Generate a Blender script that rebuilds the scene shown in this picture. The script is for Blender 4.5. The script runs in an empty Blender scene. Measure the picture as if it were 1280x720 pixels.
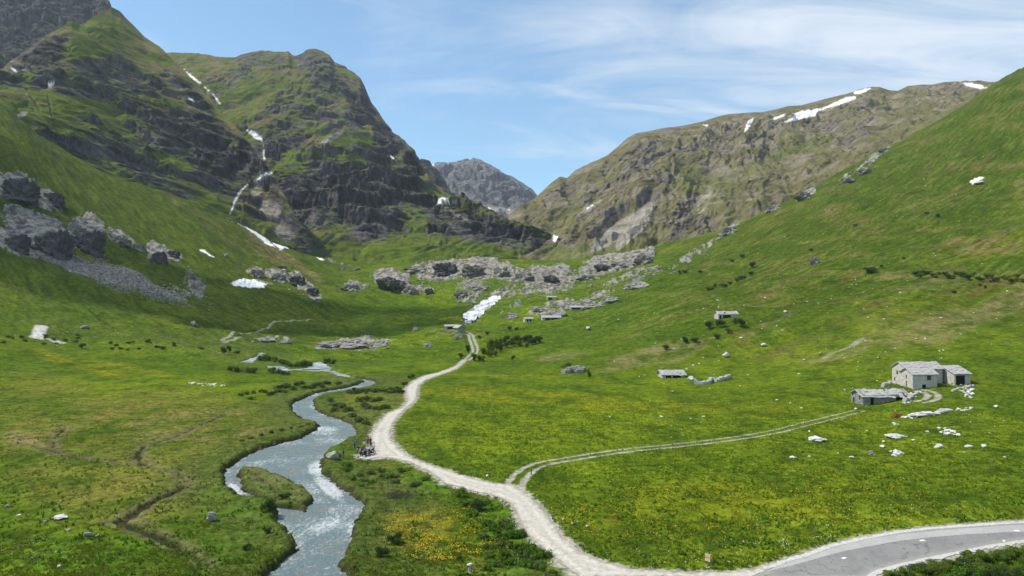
import bpy, bmesh, math, random
import numpy as np
from mathutils import Vector, Matrix, noise as mnoise
R = math.radians
SC = bpy.context.scene
COL = SC.collection

# ------------------------------------------------------------------ camera
H, F = 30.0, 914.0                    # eye height (m); focal length in px of a 1280 px wide picture
cd = bpy.data.cameras.new('camera'); cam = bpy.data.objects.new('camera', cd); COL.objects.link(cam)
cam.location = (0, 0, H); cam.rotation_euler = (R(90), 0, 0)
cd.sensor_width = 36; cd.lens = 36*F/1280; cd.clip_start = 1; cd.clip_end = 20000
SC.camera = cam
SC.view_settings.view_transform = 'Standard'; SC.view_settings.look = 'None'
SC.view_settings.exposure = 0.18; SC.view_settings.gamma = 1
SC.render.engine = 'CYCLES'; SC.cycles.use_denoising = True
SC.cycles.max_bounces = 4; SC.cycles.diffuse_bounces = 2; SC.cycles.glossy_bounces = 2
SC.cycles.transparent_max_bounces = 8; SC.cycles.volume_bounces = 0

# ------------------------------------------------------------------ sun and sky
SUN_EL, SUN_AZ = 54.0, -82.0          # azimuth clockwise from +Y (view direction): from the left, a little beyond
S = Vector((math.sin(R(SUN_AZ))*math.cos(R(SUN_EL)), math.cos(R(SUN_AZ))*math.cos(R(SUN_EL)), math.sin(R(SUN_EL))))
sl = bpy.data.lights.new('sun', 'SUN'); sl.energy = 4.9; sl.angle = R(0.5); sl.color = (1, .93, .80)
so = bpy.data.objects.new('sun', sl); COL.objects.link(so); so.rotation_euler = S.to_track_quat('Z', 'Y').to_euler()
so.location = (-600, 100, 900)

W = bpy.data.worlds.new('World'); SC.world = W; W.use_nodes = True
nt = W.node_tree; nt.nodes.clear()
def wn(t, **k):
    n = nt.nodes.new(t)
    for a, b in k.items(): setattr(n, a, b)
    return n
out = wn('ShaderNodeOutputWorld'); bg = wn('ShaderNodeBackground')
sky = wn('ShaderNodeTexSky', sky_type='NISHITA', sun_disc=False, sun_elevation=R(SUN_EL), sun_rotation=R(SUN_AZ),
         altitude=1900, air_density=1.0, dust_density=0.6, ozone_density=1.4)
bg.inputs['Strength'].default_value = 0.13
tc = wn('ShaderNodeTexCoord')
# high thin cloud: direction projected onto a flat layer overhead, stretched into wisps
sep = wn('ShaderNodeSeparateXYZ'); nt.links.new(tc.outputs['Generated'], sep.inputs[0])
zz = wn('ShaderNodeMath', operation='ADD'); zz.inputs[1].default_value = 0.16; nt.links.new(sep.outputs['Z'], zz.inputs[0])
zc = wn('ShaderNodeMath', operation='MAXIMUM'); zc.inputs[1].default_value = 0.05; nt.links.new(zz.outputs[0], zc.inputs[0])
dx = wn('ShaderNodeMath', operation='DIVIDE'); nt.links.new(sep.outputs['X'], dx.inputs[0]); nt.links.new(zc.outputs[0], dx.inputs[1])
dy = wn('ShaderNodeMath', operation='DIVIDE'); nt.links.new(sep.outputs['Y'], dy.inputs[0]); nt.links.new(zc.outputs[0], dy.inputs[1])
cb = wn('ShaderNodeCombineXYZ'); nt.links.new(dx.outputs[0], cb.inputs[0]); nt.links.new(dy.outputs[0], cb.inputs[1])
def wnoise(scale, rot, stretch, detail, dist=0.0, loc=(0, 0, 0)):
    m = wn('ShaderNodeMapping'); m.inputs['Rotation'].default_value = (0, 0, R(rot)); m.inputs['Scale'].default_value = stretch
    m.inputs['Location'].default_value = loc
    n = wn('ShaderNodeTexNoise'); n.inputs['Scale'].default_value = scale; n.inputs['Detail'].default_value = detail
    n.inputs['Roughness'].default_value = 0.58; n.inputs['Distortion'].default_value = dist
    nt.links.new(cb.outputs[0], m.inputs[0]); nt.links.new(m.outputs[0], n.inputs['Vector']); return n
n1 = wnoise(1.0, -24, (.6, 1, 1), 7, .5, (2.0, .7, 0)); n2 = wnoise(2.6, -38, (.42, 1, 1), 10, 1.4, (4, 1, 0))
n3 = wnoise(0.45, 20, (1, .7, 1), 2, 0, (.35, .1, 0))
mA = wn('ShaderNodeMath', operation='MULTIPLY_ADD'); mA.inputs[1].default_value = .75; nt.links.new(n2.outputs[0], mA.inputs[0]); nt.links.new(n1.outputs[0], mA.inputs[2])
mB = wn('ShaderNodeMath', operation='MULTIPLY_ADD'); mB.inputs[1].default_value = .8; nt.links.new(n3.outputs[0], mB.inputs[0]); nt.links.new(mA.outputs[0], mB.inputs[2])
mr = wn('ShaderNodeMapRange'); mr.interpolation_type = 'SMOOTHSTEP'
mr.inputs['From Min'].default_value = 1.17; mr.inputs['From Max'].default_value = 1.66; mr.inputs['To Max'].default_value = .9
mr.inputs['To Min'].default_value = .06
sx_ = wn('ShaderNodeMath', operation='MULTIPLY_ADD'); sx_.inputs[1].default_value = .22; nt.links.new(sep.outputs['X'], sx_.inputs[0]); nt.links.new(mB.outputs[0], sx_.inputs[2])
nt.links.new(sx_.outputs[0], mr.inputs['Value'])      # thicker veil towards the right-hand sky
mx = wn('ShaderNodeMix', data_type='RGBA'); mx.inputs[7].default_value = (6.3, 6.8, 7.3, 1)
gm = wn('ShaderNodeMix', data_type='RGBA', blend_type='MULTIPLY'); gm.inputs[0].default_value = 1
gm.inputs[7].default_value = (.90, 1.22, 1.24, 1); nt.links.new(sky.outputs[0], gm.inputs[6])
nt.links.new(mr.outputs[0], mx.inputs[0]); nt.links.new(gm.outputs[2], mx.inputs[6])
nt.links.new(mx.outputs[2], bg.inputs['Color']); nt.links.new(bg.outputs[0], out.inputs[0])

HAZE = 0.00005                        # density of the mountain air
CLOUDS = [(-215, 505, 45, 150, 80, 1), (-470, 560, 90, 110, 95, 2)]

# ------------------------------------------------------------------ tagging
def tag(o, label=None, cat=None, group=None, kind=None):
    if label: o['label'] = label
    if cat: o['category'] = cat
    if group: o['group'] = group
    if kind: o['kind'] = kind
    return o
def empty(name, loc, rz=0):
    o = bpy.data.objects.new(name, None); COL.objects.link(o); o.location = loc; o.rotation_euler = (0, 0, rz); return o
def link(name, me, parent=None):
    o = bpy.data.objects.new(name, me); COL.objects.link(o)
    if parent is not None: o.parent = parent
    return o

# ------------------------------------------------------------------ noise (numpy)
rng = np.random.default_rng(7); random.seed(7)
_P = rng.permutation(4096).astype(np.int64); _G = rng.uniform(0, 2*np.pi, 4096)
_GX = np.cos(_G); _GY = np.sin(_G)
def perlin(x, y, seed=0):
    x = np.asarray(x, float); y = np.asarray(y, float)
    xi = np.floor(x).astype(np.int64); yi = np.floor(y).astype(np.int64); xf = x-xi; yf = y-yi
    def g(i, j, fx, fy):
        h = _P[(_P[(i+seed*57) & 4095]+j) & 4095]; return _GX[h]*fx+_GY[h]*fy
    u = xf*xf*xf*(xf*(xf*6-15)+10); v = yf*yf*yf*(yf*(yf*6-15)+10)
    a = g(xi, yi, xf, yf); b = g(xi+1, yi, xf-1, yf); c = g(xi, yi+1, xf, yf-1); d = g(xi+1, yi+1, xf-1, yf-1)
    return (a+(b-a)*u+(c-a+(a-b-c+d)*u)*v)*1.5
def fbm(x, y, o=4, seed=0, gain=.5, lac=2.03):
    s = 0; a = 1; t = 0
    for k in range(o): s = s+a*perlin(x, y, seed+k); t += a; a *= gain; x = x*lac+13.1; y = y*lac+7.7
    return s/t*1.25
def ridged(x, y, o=4, seed=0, gain=.55, lac=2.07):
    s = 0; a = 1; t = 0
    for k in range(o): s = s+a*(1-2*np.abs(perlin(x, y, seed+k))); t += a; a *= gain; x = x*lac+3.3; y = y*lac+9.1
    return s/t
def sst(a, b, x):
    t = np.clip((x-a)/(b-a), 0, 1); return t*t*(3-2*t)
def lerp(a, b, t): return a+(b-a)*t
def cl(c, n): return np.array(c, float)[None, None, :]*np.ones(n+(1,))

def sdist(poly, X, Y, closed=True, pad=40.0, widths=None):
    """distance to a polygon (negative inside) or, open, to a polyline less its half width"""
    P = np.array(poly, float); n = len(P)
    D = np.full(X.shape, 1e4)
    w = np.array(widths, float)/2 if widths is not None else np.zeros(n)
    m = (X > P[:, 0].min()-pad) & (X < P[:, 0].max()+pad) & (Y > P[:, 1].min()-pad) & (Y < P[:, 1].max()+pad)
    if not m.any(): return D
    x = X[m]; y = Y[m]; d = np.full(x.shape, 1e4); ins = np.zeros(x.shape, bool)
    for i in range(n if closed else n-1):
        a = P[i]; b = P[(i+1) % n]; e = b-a; L = max(e@e, 1e-9)
        t = np.clip(((x-a[0])*e[0]+(y-a[1])*e[1])/L, 0, 1)
        q = np.hypot(x-a[0]-t*e[0], y-a[1]-t*e[1])-(0 if closed else w[i]+(w[(i+1) % n]-w[i])*t)
        d = np.minimum(d, q)
        if closed and a[1] != b[1]:
            c = ((a[1] > y) != (b[1] > y)) & (x < (b[0]-a[0])*(y-a[1])/(b[1]-a[1])+a[0]); ins ^= c
    if closed: d = np.where(ins, -d, d)
    D[m] = d; return D
def blobs(lst, U, V):
    """soft union of rotated ellipses (u, v, ru, rv, deg[, weight])"""
    s = np.zeros(U.shape)
    for b in lst:
        u, v, ru, rv, an = b[:5]; w = b[5] if len(b) > 5 else 1
        c, si = math.cos(R(an)), math.sin(R(an)); du = U-u; dv = V-v
        q = ((du*c+dv*si)/ru)**2+((-du*si+dv*c)/rv)**2
        s = np.maximum(s, w*(1-sst(.35, 1.6, q)))
    return s

# ------------------------------------------------------------------ mesh from a grid
def grid_mesh(name, X, Y, Z, mat, attrs=None, col=None, keep=None, smooth=True):
    nr, nc = X.shape
    idx = np.arange(nr*nc).reshape(nr, nc)
    q = np.stack([idx[:-1, :-1], idx[:-1, 1:], idx[1:, 1:], idx[1:, :-1]], -1).reshape(-1, 4)
    co = np.stack([X, Y, Z], -1).reshape(-1, 3)
    if keep is not None:
        k = (keep[:-1, :-1] & keep[:-1, 1:] & keep[1:, 1:] & keep[1:, :-1]).reshape(-1)
        q = q[k]; used = np.unique(q); remap = np.full(nr*nc, -1); remap[used] = np.arange(len(used)); q = remap[q]; co = co[used]
    else: used = None
    me = bpy.data.meshes.new(name); nv = len(co); nf = len(q)
    me.vertices.add(nv); me.vertices.foreach_set('co', co.astype(np.float32).ravel())
    me.loops.add(nf*4); me.loops.foreach_set('vertex_index', q.astype(np.int32).ravel())
    me.polygons.add(nf); me.polygons.foreach_set('loop_start', np.arange(0, nf*4, 4, dtype=np.int32))
    me.polygons.foreach_set('use_smooth', np.full(nf, smooth))
    me.update(calc_edges=True)
    if col is not None:
        c = col.reshape(-1, 3)
        if used is not None: c = c[used]
        c4 = np.concatenate([np.clip(c, 0, 1), np.ones((nv, 1))], 1)
        a = me.attributes.new('Col', 'FLOAT_COLOR', 'POINT'); a.data.foreach_set('color', c4.astype(np.float32).ravel())
    for k, v in (attrs or {}).items():
        v = v.reshape(-1)
        if used is not None: v = v[used]
        a = me.attributes.new(k, 'FLOAT', 'POINT'); a.data.foreach_set('value', v.astype(np.float32))
    me.materials.append(mat); return me
def raw_mesh(name, V, Fc, mats, mi=None, smooth=False, col=None):
    """V (n,3), Fc (m,k) faces all of one size"""
    me = bpy.data.meshes.new(name); nf, k = Fc.shape
    me.vertices.add(len(V)); me.vertices.foreach_set('co', np.asarray(V, np.float32).ravel())
    me.loops.add(nf*k); me.loops.foreach_set('vertex_index', Fc.astype(np.int32).ravel())
    me.polygons.add(nf); me.polygons.foreach_set('loop_start', np.arange(0, nf*k, k, dtype=np.int32))
    me.polygons.foreach_set('use_smooth', np.full(nf, smooth))
    if mi is not None: me.polygons.foreach_set('material_index', mi.astype(np.int32))
    me.update(calc_edges=True)
    if col is not None:
        c4 = np.concatenate([np.clip(col, 0, 1), np.ones((len(V), 1))], 1)
        a = me.attributes.new('Col', 'FLOAT_COLOR', 'POINT'); a.data.foreach_set('color', c4.astype(np.float32).ravel())
    for m in mats: me.materials.append(m)
    return me

# ------------------------------------------------------------------ materials
def mat_new(name):
    m = bpy.data.materials.new(name); m.use_nodes = True; t = m.node_tree; b = t.nodes['Principled BSDF']
    return m, t, b
def nd(t, typ, **k):
    n = t.nodes.new(typ)
    for a, b in k.items(): setattr(n, a, b)
    return n
def noisy(name, c1, c2, scale=1.0, rough=.9, bump=.3, dist=.05, detail=6, spec=.3, c3=None, metal=0, objrand=0.0):
    m, t, b = mat_new(name); L = t.links.new
    tcn = nd(t, 'ShaderNodeTexCoord'); n = nd(t, 'ShaderNodeTexNoise'); n.inputs['Scale'].default_value = scale; n.inputs['Detail'].default_value = detail
    n.inputs['Roughness'].default_value = .65
    L(tcn.outputs['Object'], n.inputs['Vector'])
    r = nd(t, 'ShaderNodeValToRGB'); r.color_ramp.elements[0].position = .32; r.color_ramp.elements[1].position = .68
    r.color_ramp.elements[0].color = (*c1, 1); r.color_ramp.elements[1].color = (*c2, 1)
    if c3:
        e = r.color_ramp.elements.new(.78); e.color = (*c3, 1)
    L(n.outputs[0], r.inputs[0]); csrc = r.outputs[0]
    if objrand:
        oi = nd(t, 'ShaderNodeObjectInfo'); mrr = nd(t, 'ShaderNodeMapRange'); mrr.inputs['To Min'].default_value = 1-objrand; mrr.inputs['To Max'].default_value = 1+objrand
        L(oi.outputs['Random'], mrr.inputs[0]); mm = nd(t, 'ShaderNodeVectorMath', operation='SCALE'); L(csrc, mm.inputs[0]); L(mrr.outputs[0], mm.inputs['Scale']); csrc = mm.outputs[0]
    L(csrc, b.inputs['Base Color'])
    b.inputs['Roughness'].default_value = rough; b.inputs['Specular IOR Level'].default_value = spec; b.inputs['Metallic'].default_value = metal
    if bump:
        bp = nd(t, 'ShaderNodeBump'); bp.inputs['Strength'].default_value = bump; bp.inputs['Distance'].default_value = dist
        L(n.outputs[0], bp.inputs['Height']); L(bp.outputs[0], b.inputs['Normal'])
    return m
def terrain_mat(name, fine, mid, bumpd, bs=.6, lo=.62, hi=1.38, rockb=0.0):
    """vertex colour of the ground cover, broken up by fine world-scale noise"""
    m, t, b = mat_new(name); L = t.links.new
    at = nd(t, 'ShaderNodeAttribute', attribute_name='Col'); tcn = nd(t, 'ShaderNodeTexCoord')
    na = nd(t, 'ShaderNodeTexNoise'); na.inputs['Scale'].default_value = fine; na.inputs['Detail'].default_value = 5; na.inputs['Roughness'].default_value = .7
    nb = nd(t, 'ShaderNodeTexNoise'); nb.inputs['Scale'].default_value = mid; nb.inputs['Detail'].default_value = 4; nb.inputs['Roughness'].default_value = .6
    L(tcn.outputs['Object'], na.inputs['Vector']); L(tcn.outputs['Object'], nb.inputs['Vector'])
    ad = nd(t, 'ShaderNodeMath', operation='ADD'); L(na.outputs[0], ad.inputs[0]); L(nb.outputs[0], ad.inputs[1])
    mp = nd(t, 'ShaderNodeMapRange'); mp.inputs['From Min'].default_value = .7; mp.inputs['From Max'].default_value = 1.3
    mp.inputs['To Min'].default_value = lo; mp.inputs['To Max'].default_value = hi; L(ad.outputs[0], mp.inputs[0])
    sc = nd(t, 'ShaderNodeVectorMath', operation='SCALE'); L(at.outputs['Color'], sc.inputs[0]); L(mp.outputs[0], sc.inputs['Scale'])
    L(sc.outputs[0], b.inputs['Base Color']); b.inputs['Roughness'].default_value = .97; b.inputs['Specular IOR Level'].default_value = .04
    ra = nd(t, 'ShaderNodeAttribute', attribute_name='rk')
    ms = nd(t, 'ShaderNodeMapRange'); ms.inputs['To Min'].default_value = bs*.5; ms.inputs['To Max'].default_value = min(1, bs+rockb); L(ra.outputs['Fac'], ms.inputs[0])
    bp = nd(t, 'ShaderNodeBump'); bp.inputs['Distance'].default_value = bumpd; L(ms.outputs[0], bp.inputs['Strength'])
    L(ad.outputs[0], bp.inputs['Height']); L(bp.outputs[0], b.inputs['Normal'])
    return m
M = {}
M['ground'] = terrain_mat('meadow_ground', 2.6, .55, .45, .9, .35, 1.65)
M['mount'] = terrain_mat('mountain_ground', .16, .035, 9.0, .5, .5, 1.5, .5)
M['farm'] = terrain_mat('far_mountain_ground', .05, .012, 26.0, .6, .55, 1.45, .4)
M['gravel'] = noisy('gravel', (.41, .385, .345), (.57, .54, .49), .9, .95, .5, .04, 10)
M['track'] = noisy('track_gravel', (.33, .31, .27), (.52, .50, .46), 1.3, .95, .5, .04, 8)
M['asphalt'] = noisy('asphalt', (.19, .19, .20), (.235, .235, .245), .5, .85, .3, .01, 12)
M['asphalt_pale'] = noisy('worn_asphalt', (.33, .33, .35), (.39, .39, .41), .6, .85, .3, .01, 12)
M['shoulder'] = noisy('shoulder_gravel', (.36, .35, .32), (.58, .56, .52), 2.5, .95, .6, .04, 8)
M['whitepaint'] = noisy('white_road_paint', (.7, .7, .7), (.82, .82, .82), 4, .7, 0)
M['rock'] = noisy('pale_rock', (.15, .143, .125), (.38, .36, .32), .9, .92, .9, .25, 9, c3=(.50, .49, .46), objrand=.15)
M['screerock'] = noisy('scree_rock', (.10, .095, .088), (.30, .285, .265), .9, .92, .9, .25, 9)
M['rockwhite'] = noisy('white_stone', (.42, .41, .38), (.66, .65, .62), 1.2, .9, .7, .15, 7, objrand=.15)
M['rockdark'] = noisy('dark_rock', (.03, .03, .032), (.115, .112, .11), .25, .95, 1.0, 1.2, 11, c3=(.34, .33, .31))
M['rockmid'] = noisy('grey_outcrop', (.075, .072, .062), (.28, .265, .23), .3, .95, 1.0, .8, 11, c3=(.42, .40, .36), objrand=.1)
M['wall'] = noisy('dry_stone_wall', (.34, .315, .28), (.62, .585, .53), 1.9, .95, .9, .12, 9)
M['walldark'] = noisy('weathered_stone_wall', (.12, .115, .10), (.36, .34, .31), 1.6, .95, .9, .15, 9)
M['slab'] = noisy('stone_slab_roof', (.27, .26, .255), (.48, .465, .45), 1.5, .9, .9, .12, 10, c3=(.60, .58, .57))
M['shutter'] = noisy('orange_shutter_wood', (.40, .20, .06), (.55, .30, .10), 3, .7, .2, .01)
M['redwood'] = noisy('dark_red_door_wood', (.10, .035, .025), (.16, .06, .04), 3, .7, .2, .01)
M['dark'] = noisy('painted_interior_shade', (.012, .011, .01), (.02, .018, .016), 1, .9, 0)  # near-black colour painted for the shade inside openings
M['oldwood'] = noisy('old_beam_wood', (.08, .055, .04), (.17, .13, .10), 3, .85, .4, .02)
M['black'] = noisy('black_plastic', (.012, .012, .013), (.02, .02, .022), 5, .45, 0, spec=.5)
M['rubber'] = noisy('tyre_rubber', (.015, .015, .015), (.025, .025, .025), 8, .8, .2, .005)
M['silver'] = noisy('brushed_metal', (.45, .46, .48), (.6, .61, .63), 6, .35, 0, metal=.8)
M['signpanel'] = noisy('orange_sign_panel', (.62, .34, .12), (.68, .40, .16), 2, .6, 0)
M['signpale'] = noisy('pale_sign_panel', (.70, .60, .42), (.74, .64, .48), 2, .6, 0)
M['signtext'] = noisy('brown_sign_lettering', (.30, .13, .05), (.33, .15, .06), 2, .6, 0)

def foliage(name, base, var=.35, tr=.25):
    m, t, b = mat_new(name); L = t.links.new
    gi = nd(t, 'ShaderNodeNewGeometry'); oi = nd(t, 'ShaderNodeObjectInfo')
    tcn = nd(t, 'ShaderNodeTexCoord'); n = nd(t, 'ShaderNodeTexNoise'); n.inputs['Scale'].default_value = 1.3; n.inputs['Detail'].default_value = 3
    L(tcn.outputs['Object'], n.inputs['Vector'])
    a1 = nd(t, 'ShaderNodeMath', operation='ADD'); L(gi.outputs['Random Per Island'], a1.inputs[0]); L(oi.outputs['Random'], a1.inputs[1])
    a2 = nd(t, 'ShaderNodeMath', operation='ADD'); L(a1.outputs[0], a2.inputs[0]); L(n.outputs[0], a2.inputs[1])
    mp = nd(t, 'ShaderNodeMapRange'); mp.inputs['From Max'].default_value = 3; mp.inputs['To Min'].default_value = 1-var*1.6; mp.inputs['To Max'].default_value = 1+var*1.8
    L(a2.outputs[0], mp.inputs[0]); sc = nd(t, 'ShaderNodeVectorMath', operation='SCALE'); sc.inputs[0].default_value = base
    L(mp.outputs[0], sc.inputs['Scale']); L(sc.outputs[0], b.inputs['Base Color'])
    b.inputs['Roughness'].default_value = .75; b.inputs['Specular IOR Level'].default_value = .2
    trn = nd(t, 'ShaderNodeBsdfTranslucent'); L(sc.outputs[0], trn.inputs[0]); mxs = nd(t, 'ShaderNodeMixShader'); mxs.inputs[0].default_value = tr
    L(b.outputs[0], mxs.inputs[1]); L(trn.outputs[0], mxs.inputs[2]); L(mxs.outputs[0], t.nodes['Material Output'].inputs[0])
    return m
M['leaf'] = foliage('shrub_leaves', (.088, .135, .014)); M['leafdark'] = foliage('dark_shrub_leaves', (.04, .075, .016))
M['leafolive'] = foliage('willow_leaves', (.085, .115, .03)); M['tuft'] = foliage('grass_tufts', (.115, .165, .009), .5, .5)
M['leaflush'] = foliage('lush_herb_leaves', (.068, .145, .010), .45)
M['tuftolive'] = foliage('dry_grass_tufts', (.15, .165, .04), .4, .5)
M['yellow'] = foliage('yellow_flowers', (.56, .40, .012), .25, .15); M['whiteflower'] = foliage('white_flowers', (.6, .6, .55), .2, .1)
M['rust'] = foliage('rusty_brushwood', (.28, .085, .035), .5, .05)
M['twig'] = noisy('shrub_twigs', (.07, .05, .035), (.12, .09, .06), 4, .9, 0)

# water: shallow mountain stream, pale blue-grey with broken white water
def water_mat(name, foamlo, foamhi, deep=(.135, .185, .195), sc=1.0):
    m, t, b = mat_new(name); L = t.links.new
    tcn = nd(t, 'ShaderNodeTexCoord'); mpn = nd(t, 'ShaderNodeMapping'); mpn.inputs['Scale'].default_value = (1.0*sc, .55*sc, 1)
    L(tcn.outputs['Object'], mpn.inputs[0])
    n = nd(t, 'ShaderNodeTexNoise'); n.inputs['Scale'].default_value = .9; n.inputs['Detail'].default_value = 8; n.inputs['Roughness'].default_value = .78; n.inputs['Distortion'].default_value = .6
    L(mpn.outputs[0], n.inputs['Vector'])
    n2_ = nd(t, 'ShaderNodeTexNoise'); n2_.inputs['Scale'].default_value = .12; n2_.inputs['Detail'].default_value = 3
    L(tcn.outputs['Object'], n2_.inputs['Vector'])
    at = nd(t, 'ShaderNodeAttribute', attribute_name='foam')
    s1 = nd(t, 'ShaderNodeMath', operation='MULTIPLY_ADD'); s1.inputs[1].default_value = .5; L(n2_.outputs[0], s1.inputs[0]); L(n.outputs[0], s1.inputs[2])
    s2 = nd(t, 'ShaderNodeMath', operation='MULTIPLY_ADD'); s2.inputs[1].default_value = .25; L(at.outputs['Fac'], s2.inputs[0]); L(s1.outputs[0], s2.inputs[2])
    fm = nd(t, 'ShaderNodeMapRange'); fm.inputs['From Min'].default_value = foamlo; fm.inputs['From Max'].default_value = foamhi; L(s2.outputs[0], fm.inputs[0])
    n3_ = nd(t, 'ShaderNodeTexNoise'); n3_.inputs['Scale'].default_value = .35; n3_.inputs['Detail'].default_value = 6; L(tcn.outputs['Object'], n3_.inputs['Vector'])
    r = nd(t, 'ShaderNodeValToRGB'); r.color_ramp.elements[0].color = (*deep, 1); r.color_ramp.elements[1].color = (.25, .27, .25, 1)
    r.color_ramp.elements[0].position = .42; r.color_ramp.elements[1].position = .72; L(n3_.outputs[0], r.inputs[0])
    mxx = nd(t, 'ShaderNodeMix', data_type='RGBA'); mxx.inputs[7].default_value = (.78, .82, .84, 1); L(fm.outputs[0], mxx.inputs[0]); L(r.outputs[0], mxx.inputs[6])
    L(mxx.outputs[2], b.inputs['Base Color']); b.inputs['Roughness'].default_value = .22; b.inputs['IOR'].default_value = 1.33
    bp = nd(t, 'ShaderNodeBump'); bp.inputs['Strength'].default_value = 1; bp.inputs['Distance'].default_value = .45; L(n.outputs[0], bp.inputs['Height']); L(bp.outputs[0], b.inputs['Normal'])
    return m
M['water'] = water_mat('stream_water', .82, 1.02, sc=3.0, deep=(.185, .265, .285))
M['fall'] = water_mat('white_water', .70, 1.0, (.16, .16, .15), .35)

# ================================================================== GROUND (one heightfield: valley floor and the near slopes)
CP = [  # photo pixel (u, v) and its distance in metres
 (0,720,75),(320,720,76),(640,720,76),(960,720,76),(1280,720,76.5),(0,640,97),(320,640,98),(640,640,98),(960,640,98),(1280,650,93),
 (0,560,133),(160,560,136),(320,560,137),(480,565,134),(640,570,131),(800,560,137),(1000,560,136),(1280,560,132),
 (0,500,186),(200,500,196),(400,500,196),(600,500,198),(800,500,198),(960,500,193),(1080,500,188),(1180,485,192),(1280,480,192),
 (0,450,250),(120,450,275),(300,475,240),(400,462,276),(515,475,242),(600,465,270),(716,462,262),(838,467,250),(960,445,272),(1100,430,255),(1280,430,245),
 (0,410,310),(100,415,335),(200,420,350),(300,425,385),(400,430,380),(480,430,390),(570,438,345),(640,430,360),(760,425,330),(910,397,345),(1018,380,365),(1150,380,330),(1280,375,330),
 (0,340,430),(120,370,440),(200,385,450),(300,395,480),(400,398,520),(480,395,540),(570,408,450),(600,403,480),(690,398,430),(760,390,440),(840,370,470),
 (0,250,560),(100,290,560),(200,330,580),(300,345,620),(400,365,620),(480,362,640),(560,372,600),(625,371,560),(660,365,560),(700,370,530),(760,362,560),(820,345,600),
 (0,165,690),(100,230,720),(200,262,770),(300,300,820),(400,335,840),(480,338,800),(560,340,720),(600,335,720),(660,345,660),(720,345,680),(790,325,720),(850,318,720),
 (0,140,760),(100,205,800),(200,243,860),(300,282,930),(400,322,960),(500,330,950),(600,325,860),(700,325,820),(790,318,800),(850,305,800),
 (880,296,850),(1000,243,880),(1100,193,920),(1200,135,970),(1280,88,1020),(940,330,560),(1018,324,520),(1100,310,520),(1200,290,520),(1280,280,500),(1000,285,650),(1100,250,680),(1200,215,700),(1280,190,700),
]
cpx = []
for u, v, D in CP: cpx.append(((u-640)/F, math.log(D), H+(360-v)/F*D))
for a, D, z in [(-1.15,76,6),(-1.15,130,10),(-1.15,250,45),(-1.15,430,150),(-1.15,700,330),(-1.15,1150,430),(1.15,76,4),(1.15,150,14),(1.15,250,45),(1.15,400,120),(1.15,700,290),(1.15,1150,440),
                (-1.1,35,2),(-.5,35,0),(0,35,0),(.5,35,0),(1.1,35,2),(-.7,1150,225),(-.5,1150,180),(-.3,1150,90),(-.1,1150,55),(.1,1150,60),(.3,1150,90),(.5,1150,230),(.7,1150,325)]:
    cpx.append((a, math.log(D), z))
cpx = np.array(cpx); cs = cpx[:, :2]*np.array([2.2, 1.0])
def _phi(r2): return np.where(r2 > 1e-12, .5*r2*np.log(np.maximum(r2, 1e-12)), 0)
n_ = len(cs); d2 = ((cs[:, None]-cs[None])**2).sum(-1); A = np.zeros((n_+3, n_+3)); A[:n_, :n_] = _phi(d2)+np.eye(n_)*2e-4
A[:n_, n_] = 1; A[:n_, n_+1:] = cs; A[n_, :n_] = 1; A[n_+1:, :n_] = cs.T
wts = np.linalg.solve(A, np.concatenate([cpx[:, 2], np.zeros(3)]))
def base_z(a, L):
    sh = a.shape; p = np.stack([a.ravel()*2.2, L.ravel()], -1); o = np.empty(len(p))
    for i in range(0, len(p), 20000):
        q = p[i:i+20000]; o[i:i+20000] = _phi(((q[:, None]-cs[None])**2).sum(-1))@wts[:n_]+wts[n_]+q@wts[n_+1:]
    return o.reshape(sh)
# rows spaced for even detail in view, finer close by
Dg = np.geomspace(34, 1150, 4000); rho = np.where(Dg > 66, 33000/Dg**2+260/Dg, 150/Dg); cum = np.concatenate([[0], np.cumsum((rho[1:]+rho[:-1])/2*np.diff(Dg))])
NR = int(cum[-1]); rows = np.interp(np.linspace(0, cum[-1], NR), cum, Dg)
fr = np.arange(-.725, .7251, 1.15/F); cols = np.concatenate([np.linspace(-1.15, -.73, 70), fr, np.linspace(.73, 1.15, 70)])
NC = len(cols)
# coarse base then bicubic-ish upsample (bilinear of a dense coarse grid)
ca = np.linspace(-1.15, 1.15, 221); cL = np.linspace(math.log(34), math.log(1150), 181)
CZ = base_z(*np.meshgrid(ca, cL))
def bil(Zg, xg, yg, x, y):
    fx = np.clip((x-xg[0])/(xg[1]-xg[0]), 0, len(xg)-1.0001); fy = np.clip((y-yg[0])/(yg[1]-yg[0]), 0, len(yg)-1.0001)
    i = fx.astype(int); j = fy.astype(int); fx = fx-i; fy = fy-j
    return (Zg[j, i]*(1-fx)+Zg[j, i+1]*fx)*(1-fy)+(Zg[j+1, i]*(1-fx)+Zg[j+1, i+1]*fx)*fy
def zb_at(X, Y): return bil(CZ, ca, cL, np.clip(np.asarray(X)/np.asarray(Y), -1.149, 1.149), np.log(np.asarray(Y)))
def first_hit(zfun, u, v, D0=60.0, D1=1140.0):
    """walk the sight line of photo pixel (u, v) until it meets the ground"""
    a = (u-640)/F; e = (360-v)/F
    D = np.geomspace(D0, D1, 3000); z = zfun(a*D, D); f = z-(H+e*D)
    k = np.argmax(f >= 0) if (f >= 0).any() else len(D)-1
    if k == 0: k = 1
    t = 0 if f[k] == f[k-1] else np.clip(-f[k-1]/(f[k]-f[k-1]), 0, 1); d = D[k-1]+(D[k]-D[k-1])*t
    return a*d, d
def W2(pts): return [first_hit(zb_at, u, v) for u, v in pts]       # photo pixels to ground points

AA, GD = np.meshgrid(cols, rows); GX = AA*GD; GY = GD
ZB = bil(CZ, ca, cL, AA, np.log(GD))
U = 640+AA*F; V = 360-(ZB-H)/GD*F
print('ground grid', GX.shape)

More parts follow.
